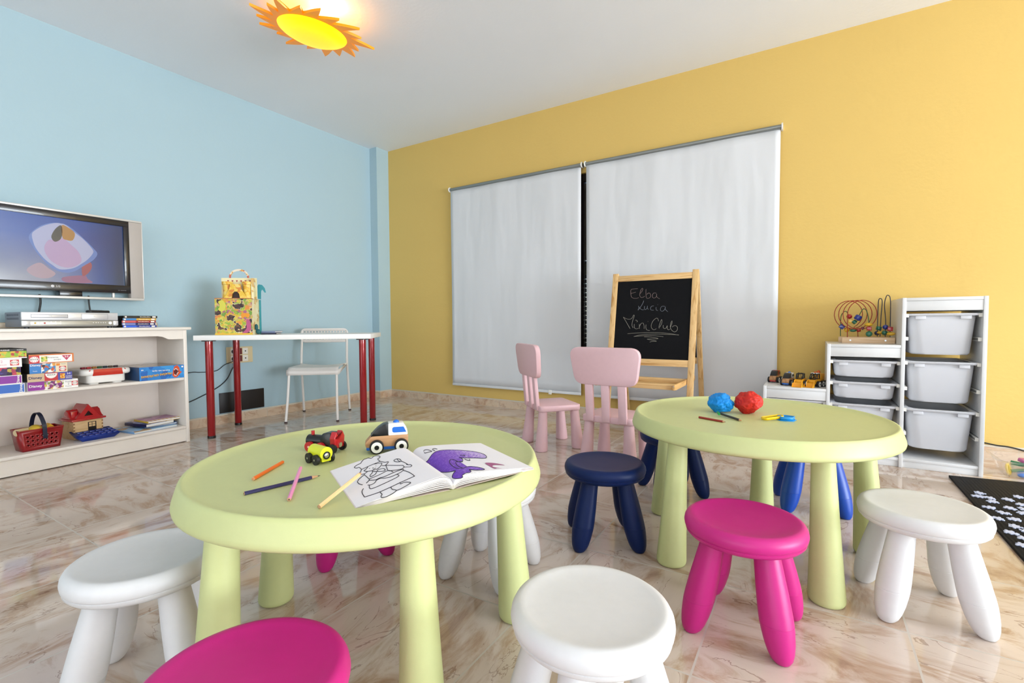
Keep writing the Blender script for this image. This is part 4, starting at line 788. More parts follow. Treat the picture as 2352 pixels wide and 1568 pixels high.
# board game
t = on('board_game_box', 'flat blue board game box with upside-down yellow lettering', 'board game', .153, .008, S1)
w, h = .27, .088
b = MB(); b.m(mat('game_side', '#27466e', .4)).box(-w/2, w/2, 0, .33, 0, h, .0008)
tex(b, patch('print_water', ['#2f87cf', '#2b7fc8', '#1f63b4', '#3b97d8'], 26, .35), -w/2, w/2, 0, h)
b.m(patch('print_cover', ['#8a817a', '#a09488', '#77706e', '#b0a08e'], 12, .2)).box(-w/2+.001, w/2-.001, .001, .329, h, h+.0006)
b.m(mat('game_orange', '#d9501e', .45)).prism([(.062, .052), (.072, .080), (.090, .087), (.102, .070), (.106, .045), (.118, .040), (.104, .026), (.086, .006), (.070, .004), (.058, .020)], 0, .0005, Matrix.Translation((0, -.0008, 0)) @ PM)
b.m(mat('game_mouth', '#5a0d14', .5)).prism([(.066, .048), (.078, .066), (.092, .060), (.097, .040), (.082, .016), (.070, .026)], 0, .0005, Matrix.Translation((0, -.0013, 0)) @ PM)
b.m(mat('print_white', WH, .5))
for x0, z0 in ((.071, .056), (.078, .061), (.085, .059), (.091, .052)): b.prism([(x0-.003, z0+.006), (x0+.003, z0+.006), (x0, z0-.004)], 0, .0005, Matrix.Translation((0, -.0018, 0)) @ PM)
for x0, z0 in ((.072, .022), (.080, .018), (.087, .028), (.092, .036)): b.prism([(x0-.003, z0-.004), (x0+.003, z0-.004), (x0, z0+.007)], 0, .0005, Matrix.Translation((0, -.0018, 0)) @ PM)
b.prism([(.121+.006*math.cos(q*PI/8), .075+.006*math.sin(q*PI/8)) for q in range(16)], 0, .0004, Matrix.Translation((0, -.0008, 0)) @ PM)
b.text('MB', .010, FRONT(-.118, -.0008, .070, PI), .02)
b.text('la piraña más rápida', .013, FRONT(-.01, -.0008, .058, PI-.02), .01)
b.m(mat('game_dark', '#6b3b10', .5)).text('PIRAÑAS GRUÑONAS', .0185, FRONT(-.036, -.0008, .030, PI+.07), .05)
b.m(mat('game_yellow', '#f2b81c', .45)).text('PIRAÑAS GRUÑONAS', .0185, FRONT(-.036, -.0013, .031, PI+.07), .015)
b.build('printed_carton', None, t, sharp=30)
# shopping basket with play food
m_bask = mat('basket_red', '#900a12', .35, coat=.2, bump=0); m_hand = mat('navy_handle', '#101a33', .4)
t = on('toy_basket', 'red perforated toy basket with a navy handle on the bottom shelf', 'basket', .757, .105, S2, None, .05)
def wall(b, P00, P10, P01, P11, holes=None, th=.0025):
    """quad wall; holes = (nx, ny, u0,u1,v0,v1,r) real round openings"""
    P = lambda u, v: (Vector(P00)*(1-u)*(1-v)+Vector(P10)*u*(1-v)+Vector(P01)*(1-u)*v+Vector(P11)*u*v)
    if not holes: b.geo([P(0, 0), P(1, 0), P(1, 1), P(0, 1)], [(0, 1, 2, 3)]); return
    nx, ny, u0, u1, v0, v1, ru, rv = holes; du, dv = (u1-u0)/nx, (v1-v0)/ny; V = []; Fc = []
    for j in range(ny):
        for i in range(nx):
            cu = u0+du*(i+.5); cv = v0+dv*(j+.5); k = len(V)
            for q in range(8): a = PI/8+q*PI/4; V.append(P(cu+ru*math.cos(a), cv+rv*math.sin(a)))
            for q in [(1, 0), (1, 1), (0, 1), (-1, 1), (-1, 0), (-1, -1), (0, -1), (1, -1)]: V.append(P(cu+q[0]*du/2, cv+q[1]*dv/2))
            for q in range(8): Fc.append((k+8+q, k+8+(q+1) % 8, k+q, k+(q-1) % 8))
    k = len(V)
    for u, v in ((0, 0), (1, 0), (1, 1), (0, 1), (u0, v0), (u1, v0), (u1, v1), (u0, v1)): V.append(P(u, v))
    for q in range(4): Fc.append((k+q, k+(q+1) % 4, k+4+(q+1) % 4, k+4+q))
    b.geo(V, Fc)
b = MB(); X0, X1, Y0, Y1, HB = .080, .094, .045, .058, .118
bl, br, bfl, bfr = (-X0, -Y0, .002), (X0, -Y0, .002), (-X0, Y0, .002), (X0, Y0, .002); tl, tr_, tfl, tfr = (-X1, -Y1, HB), (X1, -Y1, HB), (-X1, Y1, HB), (X1, Y1, HB)
wall(b, bl, br, tl, tr_, (7, 3, .10, .92, .18, .78, .028, .048)); wall(b, bfl, bfr, tfl, tfr, (7, 3, .10, .92, .18, .78, .028, .048)); wall(b, bl, bfl, tl, tfl); wall(b, br, bfr, tr_, tfr); wall(b, bl, br, bfl, bfr)
b.build('body', m_bask, t, mod=.003)
MB().tube([(-X1, -Y1, HB), (X1, -Y1, HB), (X1, Y1, HB), (-X1, Y1, HB)], .004, 8, closed=True).build('rim', m_bask, t)
hp = catmull([(.012, -Y1-.003, .062), (.010, -Y1-.006, .09), (.008, -Y1-.004, .14), (.004, -.036, .188), (0, -.004, .205), (-.004, .030, .188), (-.006, Y1-.004, .14), (-.008, Y1-.002, .10)], 6)
b = MB(); V = []; Fc = []
for i, p in enumerate(hp):
    q = hp[min(i+1, len(hp)-1)]-hp[max(i-1, 0)]; nn = Vector((1, 0, 0)).cross(q).normalized()*.002
    V += [p+Vector((-.0095, 0, 0))+nn, p+Vector((.0095, 0, 0))+nn, p+Vector((.0095, 0, 0))-nn, p+Vector((-.0095, 0, 0))-nn]
for i in range(len(hp)-1):
    for q in range(4): Fc.append((4*i+q, 4*i+(q+1) % 4, 4*i+4+(q+1) % 4, 4*i+4+q))
Fc += [(0, 1, 2, 3), tuple(4*(len(hp)-1)+q for q in (3, 2, 1, 0))]
b.geo(V, Fc); b.build('handle', m_hand, t)
FG = 'play food in the red basket'
def fpos(x, y, z): c = math.cos(SR+.05); s_ = math.sin(SR+.05); p = sp(.757, .105, S2); return (p[0]+c*x-s_*y, p[1]+s_*x+c*y, S2+z)
o = MB().sphere((0, 0, 0), .030, 12, (1.6, 1, .9)).build('toy_lemon', mat('food_yellow', '#dcb83c', .5)); o.location = fpos(-.012, -.01, .112); tag(o, 'yellow oval play food piece left of the basket handle', 'play food', FG)
o = MB().prism([(-.034, 0), (.034, 0), (0, .036)], -.025, .025, PM, bev=.004).build('toy_cheese', mat('food_orange', '#e6ac30', .5)); o.location = fpos(.05, .0, .100); o.rotation_euler = (0, 0, SR); tag(o, 'orange wedge of play cheese right of the basket handle', 'play food', FG)
o = MB().lathe([(.016, 0), (.02, .004), (.02, .07), (.016, .074)], 20, M=Matrix.Rotation(PI/2, 4, 'Y') @ Matrix.Translation((0, 0, -.037))).build('toy_bread', mat('food_cream', '#dcc79c', .6)); o.location = fpos(-.062, .0, .108); o.rotation_euler = (0, 0, SR+.4); tag(o, 'cream coloured play bread roll at the left end of the basket', 'play food', FG)
# wooden house shape sorter
m_hr = mat('house_red', '#b01018', .2, coat=.7, bump=0); m_hw = wood('house_wood', '#d8b582', '#c49c66')
t = on('toy_house', 'wooden toy house with glossy red roof on the bottom shelf', 'toy house', .500, .175, S2, None, .12)
hb = MB().box(-.078, .078, 0, .125, 0, .112, .002).build('body', m_hw, t)
b = MB(); b.box(-.003, .041, -.001, 0, .022, .098, 0)
b.build('door', m_tblack, t)
b = MB()
for i in range(2):
    for j in range(2): b.box(.002+i*.018, .017+i*.018, -.0016, -.0008, .068+j*.0145, .080+j*.0145)
b.build('door_panes', m_hw, t)
b = MB()
for sx in (-1, 1):
    for k_ in range(5): b.box(sx*.074-.004, sx*.074+.004, -.0006, .0, .012+k_*.02, .020+k_*.02)
b.build('finger_joints', mat('joint_brown', '#8a5c34', .6), t)
b = MB(); b.box(-.090, .090, -.014, .139, .112, .124, .003)
# main front gable (triangular prism with a triangular hole) over curved cross roof
def prism_hole(b, outer, inner, y0, y1):
    n = len(outer); V = [(x, y0, z) for x, z in outer]+[(x, y0, z) for x, z in inner]+[(x, y1, z) for x, z in outer]+[(x, y1, z) for x, z in inner]; Fc = []
    for k in range(n): j = (k+1) % n; Fc += [(k, j, n+j, n+k), (2*n+k, 3*n+k, 3*n+j, 2*n+j), (k, 2*n+k, 2*n+j, j), (n+k, n+j, 3*n+j, 3*n+k)]
    b.geo(V, Fc)
prism_hole(b, [(-.068, .124), (.062, .124), (-.003, .212)], [(-.026, .140), (.022, .140), (-.002, .172)], -.010, .012)
b.prism([(-.066, .124), (.060, .124), (-.003, .210)], -.115, -.013, PM)
rf = [(.006, .124), (.119, .124), (.100, .136), (.088, .150), (.080, .168), (.062, .180), (.040, .168), (.032, .150), (.020, .136)]
b.prism(rf, -.084, .084, Matrix(((0, 0, 1, 0), (1, 0, 0, 0), (0, 1, 0, 0), (0, 0, 0, 1))), bev=.003)
b.build('roof', m_hr, t, sharp=40)
b = MB(); b.box(-.076, -.046, .02, .05, .124, .172, .002); b.build('chimney', m_hr, t)
MB().prism([(-.025, .1405), (.021, .1405), (-.002, .1715)], -.0125, -.010, PM).build('opening', m_tblack, t)
# blue mould tray
m_tray = mat('tray_blue', '#10308a', .35)
t = on('mould_tray', 'dark blue plastic mould tray leaning low before the toy house', 'tray', .487, .115, S2, None, .02)
b = MB(); b.geo([(-.085, -.05, 0.001), (.075, -.05, .001), (.075, .05, .012), (-.085, .05, .012), (-.105, -.072, .026), (.098, -.072, .026), (.098, .072, .050), (-.105, .072, .050)], [(0, 1, 2, 3), (0, 4, 5, 1), (1, 5, 6, 2), (2, 6, 7, 3), (3, 7, 4, 0)])
b.build('body', m_tray, t, mod=.002)
b = MB()
for i in range(6):
    for j in range(3):
        x = -.082+i*.031; y = -.048+j*.036; z = .024+(y+.072)/.144*.024
        b.box(x, x+.025, y, y+.028, z-.010, z+.006, .002)
b.build('cells', m_tray, t)
b = MB(); b.geo([(-.100, -.068, .0235), (.093, -.068, .0235), (.093, .068, .047), (-.100, .068, .047)], [(0, 1, 2, 3)]); b.build('deck', m_tray, t, mod=.001)
# books lying on the bottom shelf
def book(label, a, dep, z, w, d, th, rz, cover, spine, grp, name='book', page='#e9e4da', lift=0.):
    t = on(name, label, 'book', a, dep, z, grp, rz)
    MB().box(-w/2+.002, w/2-.003, -d/2+.003, d/2-.003, .0015, th-.0015).build('pages', mat('paper', page, .8), t)
    MB().box(-w/2, w/2, -d/2, d/2, th-.0018, th, .0004).build('cover', cover, t); MB().box(-w/2, w/2, -d/2, d/2, 0, .0018, .0004).build('back_cover', spine, t)
    MB().box(-w/2-.0012, -w/2+.001, -d/2, d/2, 0, th, .0006).build('spine', spine, t); return t
BG = 'children books stacked on the bottom shelf'
book('pale blue picture book at the bottom of the book pile', .200, .155, S2, .270, .245, .012, .10, patch('cover_blue', ['#8fbbe0', '#9cc3e4', '#b59a78', '#8ab6dc', '#a6c8e6'], 16), mat('cover_lb', '#7ba6d2', .4), BG)
book('picture book with yellow corner second from the bottom of the pile', .125, .190, S2+.0125, .19, .200, .010, -.08, patch('cover_by', ['#4f7fc0', '#dcb43c', '#5b8ccc'], 14), mat('cover_mb', '#4d7cbc', .4), BG)
book('thick dark blue book in the middle of the book pile', .165, .175, S2+.023, .185, .215, .020, .16, patch('cover_night', ['#3a4a86', '#7c86b4', '#2a2c5a', '#c7b6bb'], 18), mat('cover_dk', '#1b1c46', .35), BG, page='#c9cfe4')
book('pink book with yellow gingham edge on top of the book pile', .120, .170, S2+.0435, .20, .185, .013, .02, patch('cover_pink', ['#b68aa8', '#c095b0', '#a87c9c', '#9a7f94'], 22), mat('cover_ye', '#d6b13a', .4), BG)
b = MB()
for i in range(16):
    b.m(mat('gingham_a', '#e3bc3a', .5) if i % 2 else mat('gingham_b', '#f2ead2', .5)).box(-.098+i*.01225, -.098+(i+1)*.01225, -.0930, -.066, .0131, .0138)
o = b.build('gingham_strip', None, None); o.parent = [q for q in bpy.data.objects if q.get('label', '').startswith('pink book with')][0]

# ------------------------------------------------------------------ video player, remote, film cases
m_sil = mat('silver_front', '#d6d6d8', .3, .35, bump=0); m_sil2 = mat('silver_lower', '#a9a69c', .35, .4, bump=0); m_grey = mat('grey_case', '#7e8088', .45, .3)
t = on('video_player', 'silver disc and cassette player on top of the bookcase', 'video player', .606, .02, S3)
MB().box(-.218, .218, .012, .26, .008, .092, .003).build('case', m_grey, t)
b = MB(); b.box(-.22, .22, 0, .014, .046, .092, .003); b.build('upper_front', m_sil, t)
b = MB(); b.box(-.22, .22, .001, .014, .012, .045, .003); b.build('lower_front', m_sil2, t)
MB().box(-.22, -.185, -.0005, .003, .016, .043, .001).box(.195, .22, -.0005, .003, .016, .043, .001).build('front_cap', m_sil, t)
b = MB(); b.m(mat('slot_line', '#6d6d74', .5)).box(-.182, -.022, -.0006, .001, .060, .079, .0004).m(m_sil).box(-.180, -.024, -.0012, .001, .0625, .077, .0004); b.build('disc_tray', None, t)
b = MB(); b.m(mat('slot_line', '#6d6d74', .5)).box(.040, .168, -.0006, .001, .052, .084, .0004).m(m_sil).box(.0412, .1668, -.0012, .001, .0532, .0828, .0004); b.build('cassette_door', None, t)
MB().cyl((.178, -.0035, .030), (.178, .002, .030), .0085, 24).build('jog_knob', mat('knob_white', '#f4f4f2', .25, .2), t)
b = MB()
for x in (-.165, -.145, -.125): b.m(mat('jack_'+str(x), {-.165: '#c9a02a', -.145: '#e6e2dc', -.125: '#a32020'}[x], .4)).cyl((x, -.001, .030), (x, .002, .030), .0045, 14)
b.build('jack_row', None, t)
for x, z in [(-.098, .037), (-.078, .037), (-.056, .037), (-.098, .026), (-.078, .026), (-.056, .026), (.095, .032), (.108, .032), (.120, .032), (.132, .032), (.144, .032), (.155, .032)]: MB().cyl((x, -.001, z), (x, .002, z), .0028, 10).build('button', m_sil, t)
for x in (-.19, .19): MB().cyl((x, .04, 0), (x, .04, .009), .012, 12).build('foot', m_blackp, t)
b = MB(); b.m(mat('ink_grey2', '#6d6f76', .5)).text('LG', .010, FRONT(-.200, -.0004, .070), .01).text('DVD', .007, FRONT(-.10, -.0014, .070)).text('VHS', .006, FRONT(.10, -.0014, .070)); b.build('lettering', None, t)
b = MB()
for z0 in (.050, .070):
    for i in range(14): b.box(-.2188, -.2178, .05+i*.013, .058+i*.013, z0, z0+.012)
b.build('vent_slots', mat('vent_dark', '#5b5e68', .6), t)
t = on('remote_control', 'dark remote control lying on the silver player', 'remote control', .450, .12, S3+.092, None, .15)
b = MB(); b.prism(rrect(.115, .046, .012, 5), 0, .016, bev=.005); b.build('body', m_blackp, t); MB().prism(rrect(.030, .036, .008, 4, .038, 0), .0162, .0172).build('end_panel', m_sil2, t)
b = MB()
for i in range(6):
    for j in range(3): b.box(-.050+i*.012, -.043+i*.012, -.014+j*.011, -.007+j*.011, .016, .018, .001)
b.build('keypad', m_grey, t)
DG = 'film cases stacked beside the player'
cases = [('blue film case at the bottom of the stack', '#183a9a', '#2f62d8', .0), ('purple-blue film case second from the bottom', '#2c2f66', '#7f88c0', -.006), ('red film case in the middle of the stack', '#9c2430', '#d0585c', -.004), ('yellow and blue film case second from the top', '#d9a63c', '#3f86c4', .0), ('black film case on top of the stack', '#121214', '#1b1b1e', .006)]
for i, (lb, c1, c2, dx) in enumerate(cases):
    t = on('film_case', lb+' beside the silver player', 'film case', .262-dx, .035, S3+i*.0152, DG, [.0, .03, -.02, .02, 0][i])
    b = MB(); b.m(m_blackp).box(-.095, .095, 0, .135, 0, .0148, .001); b.m(mat('case_'+c1, c1, .3)).box(-.094, .094, -.0006, .001, .0008, .014)
    b.m(mat('casex_'+c2, c2, .3)).box(-.094, -.02, -.001, .0, .0012, .0136); b.m(mat('badge_white', WH, .4)).box(.065, .085, -.001, 0, .003, .012).box(-.088, -.078, -.0014, 0, .003, .012)
    b.m(mat('case_txt', '#e8dfc8', .5))
    for q in range(9): b.box(-.005+q*.0068, -.0005+q*.0068, -.0014, -.0009, .0050, .0098-(q % 3)*.0008)
    b.build('case', None, t, sharp=30)

# ------------------------------------------------------------------ television on the blue wall
m_tvb = mat('tv_black', '#1d1a1c', .25, coat=.3, bump=0); m_tvs = mat('tv_silver', '#d8d5d0', .35, .3); m_spk = mat('speaker_cloth', '#b3aaa2', .6)
TVX = .15
t = thing('television', 'wall-mounted flat television with silver side speakers and blue picture', 'television', (TVX, -2.817, 1.281), PI/2)
# local x = towards the corner (image right), y = towards wall, z up
b = MB(); b.box(-.46, .46, 0, .07, .236, .249, .003); b.build('top_frame', m_tvs, t)
MB().box(-.46, .46, 0, .05, -.297, -.281, .003).build('bottom_frame', m_tvs, t)
for sx in (-1, 1):
    MB().box(sx*.422-.038, sx*.422+.038, .003, .06, -.281, .236, .003).build('speaker', m_spk, t)
    MB().box(sx*.459-.003, sx*.459+.0015, -.001, .062, -.281, .236, .001).build('speaker_edge', m_tvs, t)
b = MB()
x0, x1, z0, z1 = -.384, .384, -.250, .236; sx0, sx1, sz0, sz1 = -.356, .354, -.198, .199
b.box(x0, x1, .004, .016, sz1, z1, .001).box(x0, x1, .004, .016, z0, sz0, .001).box(x0, sx0, .004, .016, sz0, sz1, .001).box(sx1, x1, .004, .016, sz0, sz1, .001).box(x0, x1, .016, .09, z0, z1, .003)
b.build('bezel', m_tvb, t)
def screen_mats():
    m, nt, bs = nodes('screen_picture'); tc = N(nt, 'ShaderNodeTexCoord'); s_ = N(nt, 'ShaderNodeSeparateXYZ'); L(nt, tc.outputs['Object'], s_.inputs[0])
    gx = mathn(nt, 'MULTIPLY_ADD', s_.outputs[0], None, vb=1.55); gx.node.inputs[2].default_value = .50
    gz = mathn(nt, 'MULTIPLY_ADD', s_.outputs[2], None, vb=-1.9); gz.node.inputs[2].default_value = .42
    lo = ramp(nt, gx, [(.0, lin('#b0b3bb')), (.40, lin('#9fa6bd')), (.62, lin('#6b83bb')), (.85, lin('#2a5aa6')), (1.0, lin('#23466f'))])
    hi = ramp(nt, gx, [(.0, lin('#5b79c0')), (.35, lin('#3f66b8')), (.7, lin('#2450a8')), (1.0, lin('#1d3f78'))])
    g = ramp(nt, gz, [(.25, (0, 0, 0)), (.75, (1, 1, 1))])
    c = mixc(nt, g, hi, lo); bs.inputs['Base Color'].default_value = (.01, .01, .012, 1); L(nt, c, bs.inputs['Emission Color']); bs.inputs['Emission Strength'].default_value = SCR; bs.inputs['Roughness'].default_value = .12
    return m
SCR = 1.0
b = MB(); b.m(screen_mats()).box(sx0, sx1, .0155, .0162, sz0, sz1)
def shp(nm, col, key, off, a=1.):
    m = mat('screen_'+nm, '#050506', .15, emit=col, estr=SCR*a, bump=0)
    b.m(m).prism([(p.x, p.y) for p in catmull([(x, z, 0) for x, z in DATA[key]], 3, True)], 0, .0002, Matrix.Translation((0, off, 0)) @ PM)
shp('pinkc', '#b8a2b4', 'PINKC', .0154); shp('redc', '#9a6a94', 'REDC', .0154); shp('redb', '#a85a6e', 'REDB', .0153); shp('ghost', '#6f8ed2', 'GHOST', .0152); shp('shell', '#bcc2e6', 'BLOB', .0149); shp('pink', '#c3a9d4', 'PINKB', .0146); shp('dark', '#4c4f50', 'DARKB', .0143); shp('orange', '#bb8a52', 'ORB', .0143)
b.build('screen', None, t, sharp=20)
b = MB(); b.m(mat('tv_logo', '#c9c6c8', .4)).text('LG', .016, FRONT(.010, .0038, -.223), .015); b.prism([(-.016+.008*math.cos(q*PI/10), -.223+.008*math.sin(q*PI/10)) for q in range(20)], 0, .0004, Matrix.Translation((0, .0038, 0)) @ PM).m(mat('tv_logo2', '#8a878c', .5)).text('HD  INVERTER', .007, FRONT(.335, .0038, -.232)); b.build('lettering', None, t)
for x in (-.30, .29): MB().box(x-.006, x+.006, .01, .03, -.281, -.25, .001).build('support_post', m_tvs, t)
MB().box(.02, .13, .02, .09, -.281, -.248, .002).build('stand_neck', m_tvb, t); MB().box(-.12, .12, .09, .149, -.1, .12, .004).build('wall_bracket', m_blackp, t)
CG = 'black cables below the television'
def cable(name, pts, r, label, grp=None, n=8):
    o = MB().tube(catmull(pts, n), r, 8).build(name, m_blackp, None, sharp=60); return tag(o, label, 'cable', grp)
cable('cable', [(.055, -2.872, 1.01), (.055, -2.868, .97), (.055, -2.872, .93), (.06, -2.885, .87), (.045, -2.89, .842)], .0055, 'black cable hanging below the television, left one')
cable('cable', [(.055, -2.634, 1.01), (.055, -2.633, .96), (.055, -2.629, .91), (.06, -2.625, .87), (.045, -2.62, .842)], .005, 'black cable hanging below the television, nearer the remote control')

# ------------------------------------------------------------------ socket plate, plugs, grille on the blue wall
m_sock = mat('cream_plate', '#dfcba0', .45); m_sockw = mat('socket_white', '#eee8dc', .4); m_sockr = mat('socket_red', '#6a1418', .4)
t = thing('socket_panel', 'cream wall panel with red and white sockets under the desk', 'socket panel', (0, -1.632, .560), PI/2)
# local x towards corner, y into wall
MB().box(-.110, .110, -.012, -.0008, -.068, .068, .004).build('plate', m_sock, t)
for x, c in ((-.055, m_sockw), (-.005, m_sockr), (.045, m_sockw)):
    for z in (-.030, .030):
        s_ = MB().box(x-.022, x+.022, -.0145, -.011, z-.026, z+.026, .002).build('socket', c, t)
        if x > .03: MB().box(x-.005, x+.005, -.0155, -.0143, z-.005, z+.005).build('port', m_blackp, s_)
        else: MB().cyl((x, -.0155, z), (x, -.0143, z), .016, 20).build('recess', m_sockr if c is m_sockr else m_sock, s_)
for z in (-.030, .030): MB().cyl((-.055, -.045, z), (-.055, -.0158, z), .017, 18).build('plug', m_blackp, t)
cable('cable', [(.03, -1.690, .535), (.028, -1.70, .51), (.014, -1.76, .485), (.010, -1.815, .445), (.008, -1.88, .437), (.008, -1.95, .440), (.008, -2.03, .443), (.01, -2.25, .40)], .003, 'thin black cable from the upper plug to the bookcase')
cable('cable', [(.035, -1.687, .520), (.030, -1.69, .48), (.012, -1.703, .44), (.009, -1.74, .37), (.008, -1.80, .315), (.008, -1.886, .272), (.008, -1.95, .245), (.008, -2.03, .216), (.01, -2.25, .15)], .004, 'thicker black cable sagging from the lower plug to the bookcase')
t = thing('wall_grille', 'dark rectangular grille plate low on the blue wall', 'grille', (0, -1.618, .170), PI/2)
MB().box(-.188, .188, -.010, -.0008, -.082, .084, .001).build('plate', mat('grille_dark', '#17100f', .5), t)

# ------------------------------------------------------------------ things on the desk
def ond(name, label, cat, a, b_, z=.74, rz=0., group=None): x, y = desk_xy(a, b_); return thing(name, label, cat, (x, y, z), DA+rz, group)
m_pat = patch('reef_print', ['#c9b93c', '#8fae3c', '#d9a62c', '#e08b3a', '#cfa07a', '#b5b84a', '#a85f7a', '#d7c75a', '#6f9a3c', '#e0b83c'], 55, dist=.05, holes=(16, .585))
m_cas = patch('castle_print', ['#e9bd3c', '#efc955', '#e2a92e', '#d98a34', '#f0d070'], 45); m_crm = mat('cream_card', '#f0e4b4', .6); m_crmp = patch('cream_print', ['#f0e4b4', '#eddfa6', '#f3e9c4', '#d9b06a'], 30)
t = ond('toy_castle', 'colourful cardboard toy castle with a carrying handle on the desk', 'toy castle', -.372, -.125)
b = MB(); b.m(m_pat)
w, d, h = .25, .15, .262
def blobs(b, mt, pts, y, th=.001): b.m(mt).prism([(p.x, p.y) for p in catmull([(x, z, 0) for x, z in pts], 3, True)], 0, th, Matrix.Translation((0, y, 0)) @ PM)
b.box(-w/2, w/2, -d/2, -d/2+.003, 0, h).m(m_crmp).box(w/2-.003, w/2, -d/2+.003, d/2, 0, h).box(-w/2, -w/2+.003, -d/2+.003, d/2, 0, h).box(-w/2+.003, w/2-.003, d/2-.003, d/2, 0, h).box(-w/2, w/2, -d/2, d/2, h-.002, h)
md_ = mat('castle_dark', '#3a2a26', .7); md2 = mat('castle_maroon', '#54242a', .7)
Y = -d/2-.0001
blobs(b, mat('castle_pink', '#b8567e', .6), [(.085, .11), (.108, .105), (.118, .06), (.10, .02), (.05, .01), (.085, .045)], Y)
blobs(b, mat('castle_orange', '#e8962c', .6), [(.05, .15), (.075, .158), (.11, .150), (.10, .122), (.08, .132), (.058, .12)], Y)
blobs(b, mat('castle_lemon', '#d8d050', .6), [(-.10, .24), (-.07, .25), (-.05, .21), (-.07, .17), (-.10, .18), (-.09, .21)], Y)
b.m(mat('castle_yellow', '#e9bd3c', .6)).box(-w/2-.002, w/2+.002, -d/2-.003, -d/2-.001, 0, .012)
b.build('lower_storey', None, t, sharp=30)
b = MB(); zt = h; cx = .015; b.m(m_crm)
b.box(cx-.122, cx+.122, .0, .003, zt, zt+.155).m(m_crmp).box(cx+.100, cx+.118, -.05, 0, zt, zt+.15)
b.build('back_card', None, t)
b = MB(); b.m(m_cas)
for sx in (-1, 1):
    b.lathe([(.034, zt), (.028, zt+.05), (.030, zt+.10), (.036, zt+.105), (.036, zt+.125)], 18, c0=(cx+sx*.068, -.030))
b.prism([(cx-.08, zt), (cx-.028, zt), (cx-.022, zt+.035), (cx-.008, zt+.052), (cx+.010, zt+.052), (cx+.024, zt+.035), (cx+.030, zt), (cx+.08, zt), (cx+.040, zt+.07), (cx+.035, zt+.105), (cx-.035, zt+.105), (cx-.042, zt+.07)], 0, .004, Matrix.Translation((0, -.065, 0)) @ PM)
b.m(md_).prism([(cx-.026, zt), (cx-.022, zt+.034), (cx-.008, zt+.05), (cx+.010, zt+.05), (cx+.022, zt+.034), (cx+.028, zt)], 0, .002, Matrix.Translation((0, -.055, 0)) @ PM)
b.m(mat('castle_base', '#c9783c', .6)).box(-.125, .125, -.078, .02, zt, zt+.004)
b.m(mat('bunting_red', '#a83a3c', .6))
for i in range(6): x = cx-.075+i*.03; b.prism([(x-.007, zt+.138), (x+.007, zt+.138), (x, zt+.124)], 0, .001, Matrix.Translation((0, -.001, 0)) @ PM)
b.build('castle_front', None, t, sharp=40)
hp = catmull([(cx-.062, .0015, zt+.150), (cx-.060, .0015, zt+.175), (cx-.040, .0015, zt+.202), (cx, .0015, zt+.214), (cx+.040, .0015, zt+.202), (cx+.060, .0015, zt+.175), (cx+.062, .0015, zt+.150)], 6)
b = MB(); V = []; Fc = []
for i, p in enumerate(hp):
    q = (hp[min(i+1, len(hp)-1)]-hp[max(i-1, 0)]).normalized(); nn = Vector((0, 1, 0)).cross(q)*.007
    for s_ in (-.0012, .0012): V += [p+nn+Vector((0, s_, 0)), p-nn+Vector((0, s_, 0))]
for i in range(len(hp)-1): a = 4*i; Fc += [(a, a+1, a+5, a+4), (a+2, a+6, a+7, a+3), (a, a+4, a+6, a+2), (a+1, a+3, a+7, a+5)]
b.geo(V, Fc); b.build('handle', patch('handle_print', ['#e9dcc0', '#c9694a', '#a84a6a', '#d9a04a', '#efe0c8'], 60), t)
m_teal = mat('teal_card', '#3f98a4', .6)
b = MB(); b.prism([(.128, zt+.005), (.150, zt-.0), (.152, zt+.06), (.160, zt+.075), (.178, zt+.05), (.186, zt+.052), (.178, zt+.085), (.160, zt+.108), (.135, zt+.112), (.128, zt+.10)], 0, .003, Matrix.Translation((0, .04, 0)) @ PM)
b.prism([(.128, .0), (.142, .0), (.142, zt-.004), (.128, zt-.004)], 0, .003, Matrix.Translation((0, .06, 0)) @ PM); b.build('side_figure', m_teal, t)
b = MB(); b.sphere((.136, -.03, .055), .014, 8, (1, .4, 1.6)).sphere((.148, -.03, .022), .016, 8, (1, .4, 1.2)); b.build('green_ornament', mat('dark_teal', '#12565c', .5), t)
for i, (w_, d_, c, rz, lb) in enumerate(((.105, .13, '#23243c', .05, 'dark booklet at the bottom, beside the cardboard castle'), (.10, .125, '#6f7c9c', -.12, 'grey-blue booklet on top, beside the cardboard castle'))):
    tt = ond('booklet', lb, 'booklet', -.155+i*.006, -.09, .74+i*.0125, rz, 'booklets on the desk')
    MB().box(-w_/2, w_/2, -d_/2, d_/2, 0, .012, .001).build('cover', mat('booklet_'+str(i), c, .4), tt); MB().box(-w_/2+.004, w_/2+.0008, -d_/2+.004, d_/2-.004, .0035, .0085).build('pages', mat('paper', '#e9e4da', .8), tt)
